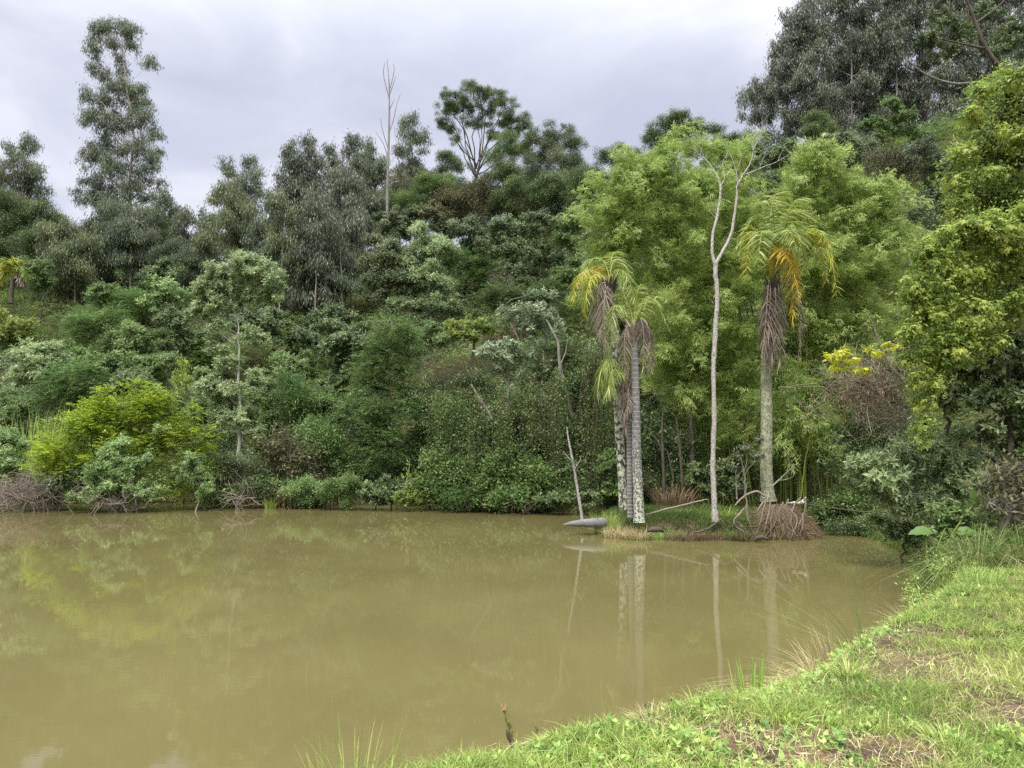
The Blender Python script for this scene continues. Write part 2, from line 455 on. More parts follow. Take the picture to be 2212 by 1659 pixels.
BM = {
 'gum':   barkmat('gum_bark', [(.3, (.20, .16, .12)), (.55, (.36, .31, .25)), (.75, (.52, .47, .40))], 5, stretch=(1, 1, .2)),
 'dark':  barkmat('dark_bark', [(.3, (.05, .042, .032)), (.6, (.12, .10, .08)), (.8, (.20, .18, .14))], 9),
 'grey':  barkmat('grey_bark', [(.3, (.14, .13, .11)), (.55, (.28, .26, .23)), (.75, (.44, .42, .38))], 9),
 'white': barkmat('white_bark', [(.34, (.11, .10, .09)), (.43, (.29, .265, .24)), (.53, (.47, .445, .415)), (.68, (.66, .64, .61))], 26, stretch=(1, 1, 1.6), second=(4, .6, .72, (.30, .30, .20))),
 'lichen': barkmat('lichen_palm_bark', [(.40, (.045, .04, .035)), (.48, (.13, .12, .11)), (.52, (.36, .39, .30)), (.62, (.56, .60, .47))], 13, detail=9, stretch=(1, 1, .8), bump=.6),
 'ring':  barkmat('ringed_palm_bark', [(.3, (.16, .15, .15)), (.6, (.27, .26, .27)), (.8, (.38, .37, .38))], 9, rings=(2.6, (.42, .41, .41)), zl=(20, .07, .44)),
 'ringn': barkmat('thin_palm_bark', [(.3, (.12, .11, .115)), (.6, (.22, .21, .215)), (.8, (.34, .33, .33))], 14, rings=(3.4, (.42, .41, .41))),
 'ringl': barkmat('ringed_lichen_bark', [(.46, (.075, .07, .065)), (.53, (.20, .19, .185)), (.56, (.50, .53, .42)), (.75, (.66, .68, .56))], 12, stretch=(1, 1, .9)),
 'mossy': barkmat('mossy_palm_bark', [(.34, (.09, .08, .05)), (.46, (.24, .24, .16)), (.56, (.38, .41, .28)), (.7, (.54, .56, .44))], 26, detail=8, stretch=(1, 1, .6), second=(5, .5, .62, (.20, .19, .12))),
 'wood':  barkmat('weathered_wood', [(.3, (.22, .18, .14)), (.6, (.40, .35, .29)), (.8, (.56, .51, .44))], 10, stretch=(1, 1, 1)),
 'twig':  barkmat('dead_twigs', [(.3, (.17, .135, .11)), (.6, (.32, .27, .23)), (.8, (.48, .43, .38))], 6),
 'vinew': barkmat('vine_stems', [(.3, (.06, .045, .03)), (.6, (.13, .10, .07)), (.8, (.22, .17, .12))], 6),
 'pipe':  barkmat('grey_weathered_wood', [(.3, (.12, .12, .125)), (.6, (.23, .23, .235)), (.8, (.36, .36, .36))], 6, stretch=(.3, 1, 1), rough=.6, bump=.2),
 'stick': barkmat('mossy_stick', [(.35, (.10, .085, .03)), (.5, (.22, .22, .06)), (.65, (.34, .36, .10)), (.8, (.22, .15, .09))], 60, stretch=(1, 1, .5)),
 'stickd': barkmat('wet_brown_bark', [(.3, (.05, .035, .025)), (.6, (.13, .095, .07)), (.8, (.26, .21, .17))], 50, stretch=(1, 1, .4)),
 'split': barkmat('split_wood', [(.3, (.30, .15, .07)), (.6, (.50, .32, .18)), (.8, (.66, .52, .36))], 60),
 'culm':  barkmat('bamboo_culm', [(.3, (.10, .13, .03)), (.6, (.20, .24, .05)), (.8, (.34, .36, .10))], 2.5),
}
# ------------------------------------------------------------------ terrain
far_px = [(-900, 1084), (-400, 1085), (0, 1089), (140, 1088), (300, 1087), (460, 1083), (560, 1078), (620, 1086), (700, 1088), (800, 1092), (900, 1093),
          (1000, 1096), (1120, 1101), (1240, 1107), (1340, 1108), (1480, 1108), (1600, 1112), (1700, 1122), (1762, 1146), (1850, 1153), (1900, 1166), (1950, 1188), (1985, 1215)]
POND = [onz(a, b)[:2] for a, b in far_px]
lip_px = [(2030, 1240), (1985, 1285), (1900, 1322), (1765, 1395), (1640, 1475), (1500, 1515), (1300, 1550), (1150, 1592), (900, 1655), (650, 1700)]
LIP = [onz(a, b, 0.42)[:2] for a, b in lip_px]
for p in LIP[1:]:
    v = p / np.linalg.norm(p)
    POND.append(p + np.array([-0.08, 0.08]))
POND += [np.array(p) for p in [(-2.2, 3.4), (-4.5, 2.6), (-9, 1.5), (-20, 2), (-32, 8)]]
POND = np.array(POND)
isl_px = [(1285, 1137), (1310, 1143), (1390, 1152), (1480, 1157), (1600, 1163), (1700, 1167), (1752, 1162), (1762, 1148), (1700, 1130), (1560, 1122), (1420, 1118), (1320, 1120), (1290, 1127)]
ISL = np.array([onz(a, b)[:2] for a, b in isl_px])

def sdist(poly, X, Y):
    """signed distance, positive outside"""
    X = np.asarray(X, float); Y = np.asarray(Y, float)
    d = np.full(X.shape, 1e9); ins = np.zeros(X.shape, bool)
    n = len(poly)
    for i in range(n):
        ax, ay = poly[i]; bx, by = poly[(i + 1) % n]
        ex, ey = bx - ax, by - ay
        t = np.clip(((X - ax) * ex + (Y - ay) * ey) / (ex * ex + ey * ey + 1e-12), 0, 1)
        d = np.minimum(d, np.hypot(X - ax - t * ex, Y - ay - t * ey))
        cnd = ((ay > Y) != (by > Y)) & (X < ex * (Y - ay) / (ey if abs(ey) > 1e-12 else 1e-12) + ax)
        ins ^= cnd
    return np.where(ins, -d, d)

def vnoise(X, Y, s, seed=0):
    X = np.asarray(X, float) * s + seed * 17.3; Y = np.asarray(Y, float) * s + seed * 9.1
    xi = np.floor(X); yi = np.floor(Y); fx = sstep(X - xi); fy = sstep(Y - yi)
    def h(a, b):
        v = np.sin(a * 127.1 + b * 311.7) * 43758.5453
        return v - np.floor(v)
    return (h(xi, yi) * (1 - fx) + h(xi + 1, yi) * fx) * (1 - fy) + (h(xi, yi + 1) * (1 - fx) + h(xi + 1, yi + 1) * fx) * fy

def ground(X, Y):
    X = np.asarray(X, float); Y = np.asarray(Y, float)
    sd = sdist(POND, X, Y)
    near = 1 - sstep((Y - 9) / 6)
    bank = (0.42 + 0.22 * near) * sstep(sd / (0.5 + 0.25 * near)) + 0.12 * sstep((sd - 1) / 3)
    w_ = sstep((Y - 9) / 15)
    b = np.clip(X / np.maximum(Y, 10), -1, 1)
    slope = 0.55 + 0.13 * sstep((b + 0.35) / 0.6)
    hill = slope * np.maximum(0, sd - 1.0) * w_
    cap = 17.5 + 10.0 * sstep((b + 0.35) / 0.75)
    hill = hill - 2.0 * np.logaddexp(0, (hill - cap) / 2.0)
    hill = hill + 0.5 * w_ * sstep(sd / 6) * (vnoise(X, Y, .25) - .5) * 2
    z = bank + hill + 0.05 * (vnoise(X, Y, 2.2, 1) - .5) * sstep(sd / .5) + 0.03 * (vnoise(X, Y, 6, 2) - .5) * sstep(sd / .4)
    z = np.where(sd < 0, -0.7 * sstep(-sd / 1.2) - 0.02, z)
    si = sdist(ISL, X, Y)
    zi = np.where(si < 0, 0.30 * sstep(-si / 0.45) + 0.10 * sstep(-si / 1.2) + 0.1 * (vnoise(X, Y, 2.0, 3) - .5) * sstep(-si / .5), -0.7 * sstep(si / 0.8))
    return np.maximum(z, np.where(sd < 0, zi, -9))
def gp(x, y):
    return np.array([x, y, float(ground(np.array([x]), np.array([y]))[0])])

def axis(parts):
    a = [parts[0][0]]
    for lo, hi, st in parts:
        n = max(1, int(round((hi - lo) / st)))
        a += list(np.linspace(lo, hi, n + 1)[1:])
    return np.array(a)
xs = axis([(-700, -120, 60), (-120, -48, 6), (-48, -12, .6), (-12, -3, .3), (-3, 10.5, .09), (10.5, 22, .3), (22, 60, .8), (60, 140, 8), (140, 700, 70)])
ys = axis([(-300, -30, 30), (-30, 0, 3), (0, 2, .4), (2, 12, .09), (12, 34, .25), (34, 75, .6), (75, 140, 5), (140, 900, 60)])
GX, GY = np.meshgrid(xs, ys)
GZ = ground(GX, GY)
V = np.stack([GX, GY, GZ], -1).reshape(-1, 3)
ny, nx = GX.shape
i = (np.arange(ny - 1)[:, None] * nx + np.arange(nx - 1)[None]).reshape(-1)
F = np.stack([i, i + 1, i + 1 + nx, i + nx], -1)
m, n, o = mat('ground_soil')
tcn = n.nodes.new('ShaderNodeTexCoord')
n1 = n.nodes.new('ShaderNodeTexNoise'); n1.inputs['Scale'].default_value = 3.5; n1.inputs['Detail'].default_value = 8; n1.inputs['Roughness'].default_value = .7
n2 = n.nodes.new('ShaderNodeTexNoise'); n2.inputs['Scale'].default_value = 30; n2.inputs['Detail'].default_value = 6
n.links.new(tcn.outputs['Object'], n1.inputs['Vector']); n.links.new(tcn.outputs['Object'], n2.inputs['Vector'])
r1 = ramp(n, [(.3, (.05, .045, .025)), (.5, (.115, .078, .045)), (.62, (.19, .125, .075)), (.8, (.09, .11, .035))])
r2 = ramp(n, [(.3, (.4, .4, .4)), (.7, (1.3, 1.3, 1.3))])
n.links.new(n1.outputs['Fac'], r1.inputs[0]); n.links.new(n2.outputs['Fac'], r2.inputs[0])
mx = n.nodes.new('ShaderNodeMix'); mx.data_type = 'RGBA'; mx.blend_type = 'MULTIPLY'; mx.inputs[0].default_value = 1
n.links.new(r1.outputs[0], mx.inputs[6]); n.links.new(r2.outputs[0], mx.inputs[7])
b = n.nodes.new('ShaderNodeBsdfPrincipled'); b.inputs['Roughness'].default_value = .95
n.links.new(mx.outputs[2], b.inputs['Base Color'])
bp = n.nodes.new('ShaderNodeBump'); bp.inputs['Strength'].default_value = .8; bp.inputs['Distance'].default_value = .03
n.links.new(n2.outputs['Fac'], bp.inputs['Height']); n.links.new(bp.outputs[0], b.inputs['Normal'])
n.links.new(b.outputs[0], o.inputs[0])
SOIL = m
tag(Acc().add(V, F).build('ground', m, smooth=True), 'brown earth banks and the wooded hillside round the pond', 'ground', kind='structure')

# water
m, n, o = mat('muddy_water')
tcn = n.nodes.new('ShaderNodeTexCoord')
mpn = n.nodes.new('ShaderNodeMapping'); mpn.inputs['Scale'].default_value = (.8, 2.0, 1); mpn.inputs['Rotation'].default_value = (0, 0, .15)
n.links.new(tcn.outputs['Object'], mpn.inputs[0])
w1 = n.nodes.new('ShaderNodeTexNoise'); w1.inputs['Scale'].default_value = 5; w1.inputs['Detail'].default_value = 3
n.links.new(mpn.outputs[0], w1.inputs['Vector'])
w2 = n.nodes.new('ShaderNodeTexNoise'); w2.inputs['Scale'].default_value = .35; w2.inputs['Detail'].default_value = 2
n.links.new(tcn.outputs['Object'], w2.inputs['Vector'])
wm = n.nodes.new('ShaderNodeMapRange'); wm.inputs['From Min'].default_value = .42; wm.inputs['From Max'].default_value = .62
wm.inputs['To Min'].default_value = .0022; wm.inputs['To Max'].default_value = .008
n.links.new(w2.outputs['Fac'], wm.inputs['Value'])
bp = n.nodes.new('ShaderNodeBump'); bp.inputs['Distance'].default_value = .1
n.links.new(wm.outputs[0], bp.inputs['Strength']); n.links.new(w1.outputs['Fac'], bp.inputs['Height'])
b = n.nodes.new('ShaderNodeBsdfPrincipled')
r1 = ramp(n, [(.35, (.126, .110, .045)), (.65, (.146, .128, .054))])
n.links.new(w2.outputs['Fac'], r1.inputs[0]); n.links.new(r1.outputs[0], b.inputs['Base Color'])
b.inputs['Roughness'].default_value = .02; b.inputs['IOR'].default_value = 1.33
n.links.new(bp.outputs[0], b.inputs['Normal'])
n.links.new(b.outputs[0], o.inputs[0])
wx = np.linspace(-90, 24, 40); wy = np.linspace(1, 34, 20)
WX, WY = np.meshgrid(wx, wy)
i = (np.arange(19)[:, None] * 40 + np.arange(39)[None]).reshape(-1)
tag(Acc().add(np.stack([WX, WY, WX * 0], -1).reshape(-1, 3), np.stack([i, i + 1, i + 41, i + 40], -1)).build('water', m), 'still muddy olive brown pond water', 'water', kind='structure')
# ------------------------------------------------------------------ plants
#        leaf     arrangement  L    W    k  lai  up   bark
SP = {
 'gum':   ('gum',   'droop',   .25, .046, 6, 2.4, .1, 'gum'),
 'gumy':  ('gumy',  'droop',   .24, .050, 6, 3.6, .3, 'gum'),
 'gumb':  ('gumb',  'droop',   .28, .060, 6, 2.9, -.1, 'gum'),
 'dark':  ('dark',  'rosette', .125, .052, 6, 4.2, .5, 'dark'),
 'mid':   ('mid',   'rosette', .12, .052, 6, 4.2, .5, 'dark'),
 'olive': ('olive', 'rosette', .110, .048, 6, 4.4, .4, 'grey'),
 'rust':  ('rust',  'loose',   .15, .060, 5, 2.2, .2, 'grey'),
 'feather': ('feather', 'pinnate', .10, .032, 14, 3.4, .2, 'dark'),
 'pale':  ('pale',  'rosette', .12, .045, 6, 5.0, .5, 'grey'),
 'blue':  ('blue',  'rosette', .095, .033, 7, 5.5, .5, 'grey'),
 'bright': ('bright', 'rosette', .13, .060, 6, 3.8, .5, 'dark'),
 'mimosa': ('mimosa', 'pinnate', .085, .034, 14, 3.6, .5, 'dark'),
 'silver': ('silver', 'rosette', .22, .070, 7, 3.6, .5, 'grey'),
 'vinebush': ('mid', 'loose',  .11, .070, 5, 3.4, .1, 'vinew'),
 'darkn': ('dark',  'rosette', .11, .045, 6, 3.6, .3, 'dark'),
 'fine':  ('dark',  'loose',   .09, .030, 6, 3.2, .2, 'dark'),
}
NL = [0]
def plant(kind, label, Y, bx, blobs, sp, group=None, tr=.1, cat='tree', depth=1.0, path=None, lai=None, size=1.0, nc=11, crad=.34,
          leaf=None, base=None, bark=None, up=None, gap=0, bare=0, limbs=True, fl=None, fat=1.0, fork=None):
    lm, fk, L, W, k, la, ub, bk = SP[sp]
    if leaf: lm = leaf
    if fl: fk = fl
    if up is not None: ub = up
    if cat != 'tree' and tr == .1: tr = .035
    if lai: la = lai
    if bark: bk = bark
    L *= size; W *= size
    rng = rg(label)
    if fk == 'rosette' and Y >= 50:
        fk = 'loose'; L *= .85; W *= .85
    if kind in ('gum_tree', 'slope_bush'): fat *= 1.2
    blobs = [(q[0], q[1], q[2] * fat, q[3] * fat) + tuple(q[4:]) for q in blobs]
    if fk != 'droop':
        blobs = [(q[0], q[1], q[2] * 1.14, q[3] * 1.14) + tuple(q[4:]) for q in blobs]
        if nc <= 13: nc = int(nc * 1.5)
        crad *= 1.12
        la *= 1.5
    else:
        la *= 1.3
        nc = int(nc * 1.5); crad *= .80
    B = gp(at(bx, 900, Y)[0], Y) if base is None else np.array(base, float)
    root = empty(kind, B, label, cat, group)
    fo, wo = Acc(), Acc()
    C = np.array([at(q[0], q[1], Y + (q[4] if len(q) > 4 else rng.uniform(-.35, .35) * q[2] * px(Y))) for q in blobs])
    Rx = np.array([q[2] for q in blobs]) * px(Y); Rz = np.array([q[3] for q in blobs]) * px(Y)
    Ry = np.sqrt(Rx * Rz) * depth
    # trunk
    top = C[:, 2].argmax()
    if path:
        TP = np.array([B - [0, 0, .15]] + [at(q[0], q[1], Y - ((.3 if group == G_GROVE else .5) if kind == 'gum_tree' else 0)) for q in path])
    else:
        low = C[np.argsort(C[:, 2])]
        mid = low[: max(1, len(low) // 2)].mean(0)
        TP = np.array([B - [0, 0, .15], B * [.6, .6, .5] + np.array([mid[0] * .4, mid[1] * .4, mid[2] * .5]), mid, C[top] + [0, 0, -.1 * Rz[top]]])
    TS = smooth_path(TP, 16)
    TS[1:-1] += rng.normal(0, .02 + .12 * tr, (14, 3)) * [1, 1, 0]
    if cat != 'creeper': wo.add(*tubes(TS, np.linspace(1, .18, 16) * tr * np.where(np.arange(16) == 0, 1.35, 1), 7))
    if limbs:
        zz = TS[:, 2]
        hz = np.clip(C[:, 2] - np.abs(C[:, 0] - np.interp(C[:, 2], zz, TS[:, 0])) * .75 - .3 * Rz, zz[0] + .25 * (zz[-1] - zz[0]), zz[-1])
        if cat == 'creeper': hz = C[:, 2] - .1
        A0 = np.stack([np.interp(hz, zz, TS[:, j]) for j in range(3)], -1)
        if cat == 'creeper': A0 = np.roll(C, 1, 0)
        if fork: A0 = at(fork[0], fork[1], Y) + rng.normal(0, 1, (len(C), 3)) * [.5 * tr, .5 * tr, tr * 2.5]
        rr = tr * np.clip(1 - (hz - zz[0]) / (zz[-1] - zz[0] + 1e-6), .2, 1) * .5
        if fork: rr = np.full(len(C), tr * .38)
        wo.add(*branches(A0, C + (np.array([0, 0, .5]) * Rz[:, None] if fork else 0), rr, rr * .4, rng, .07 if fork else .10, 8, 5, .03 if fork else .06))
    # clumps
    Q, Rc, Do, Tc = [], [], [], []
    for i in range(len(C)):
        m_ = nc
        d = nrm(rng.normal(0, 1, (m_, 3)) + [0, -.25, .12])
        f = rng.uniform(.2, 1.0, (m_, 1)) ** .7
        q = C[i] + d * f * np.array([Rx[i], Ry[i], Rz[i]])
        r_ = crad * math.sqrt(Rx[i] * Rz[i]) * rng.uniform(.65, 1.3, m_)
        keep = q[:, 2] - r_ * .6 > float(ground(q[:1, 0], q[:1, 1])[0]) - .2
        keep = q[:, 2] > ground(q[:, 0], q[:, 1]) * (1.0) + .02
        q, r_, d = q[keep], r_[keep], d[keep]
        if len(q) == 0: continue
        Q.append(q); Rc.append(r_); Do.append(d); Tc.append(rng.uniform(.25, .75, len(q)))
        if limbs:
            rr = min(.03, tr * .22)
            wo.add(*branches(np.repeat(C[i][None], len(q), 0), q, rr, rr * .3, rng, .12, 5, 4, .05))
        la_tot = la * math.pi * Rx[i] * Rz[i]
        ns = la_tot / (.5 * L * W * k) * len(q) / m_
        wgt = r_ ** 2; cnt = np.maximum(1, (ns * wgt / wgt.sum()).astype(int))
        idx = np.repeat(np.arange(len(q)), cnt)
        d2 = nrm(rng.normal(0, 1, (len(idx), 3)) + np.array([0, 0, .25]))
        rad = rng.uniform(0, 1, (len(idx), 1)) ** .45 * (1 + rng.normal(0, .13, (len(idx), 1)))
        P = q[idx] + d2 * rad * r_[idx][:, None] * np.array([1.1, 1.1, .85])
        ax = d2 * .7 + d[idx] * .6 + np.array([0, 0, ub])
        # tips of the clump carry the youngest, paler leaves
        t = Tc[-1][idx] + rng.normal(0, .08, len(idx))
        gz_ = ground(P[:, 0], P[:, 1])
        kp = P[:, 2] > np.maximum(gz_, 0) + .03
        fol(fk, P[kp], ax[kp], t[kp], rng, L, W, k, acc=fo)
        if cat == 'creeper' and sp == 'vine1':
            j = rng.integers(0, len(idx), int(len(idx) * .4))
            fol('loose', P[j] + rng.normal(0, .05, (len(j), 3)), ax[j], t[j] - .12, rng, L * .8, W * .9, 5, acc=fo)
        if bare:
            j = rng.integers(0, len(idx), max(2, int(bare * len(q))))
            wo.add(*branches(q[idx[j]], P[j] + d2[j] * r_[idx[j]][:, None] * .5, .008, .003, rng, .15, 4, 3))
    NL[0] += fo.n // 4
    woody = 'trunk' if cat == 'tree' else 'stem'
    wo.build(woody, BM[bk], root, smooth=True)
    fo.build('crown' if cat == 'tree' else 'foliage', LM[lm], root)
    return root
def cone(x, yt, yb, hw, lean=0, n=None):
    """blobs of a young drooping tree: narrow tip, full waist"""
    H = yb - yt
    n = n or max(3, int(H / (hw * .75)))
    out_ = []
    for i in range(n):
        t = (i + .5) / n
        wd = hw * (0.30 + 0.75 * math.sin(min(1, t * 1.25) * math.pi / 2 + .05)) * (1 if t < .8 else .9)
        out_.append((x + lean * (1 - t) + (13 if i % 2 else -9) * hw / 60, yt + H * t, wd, H / n * .78))
    return out_

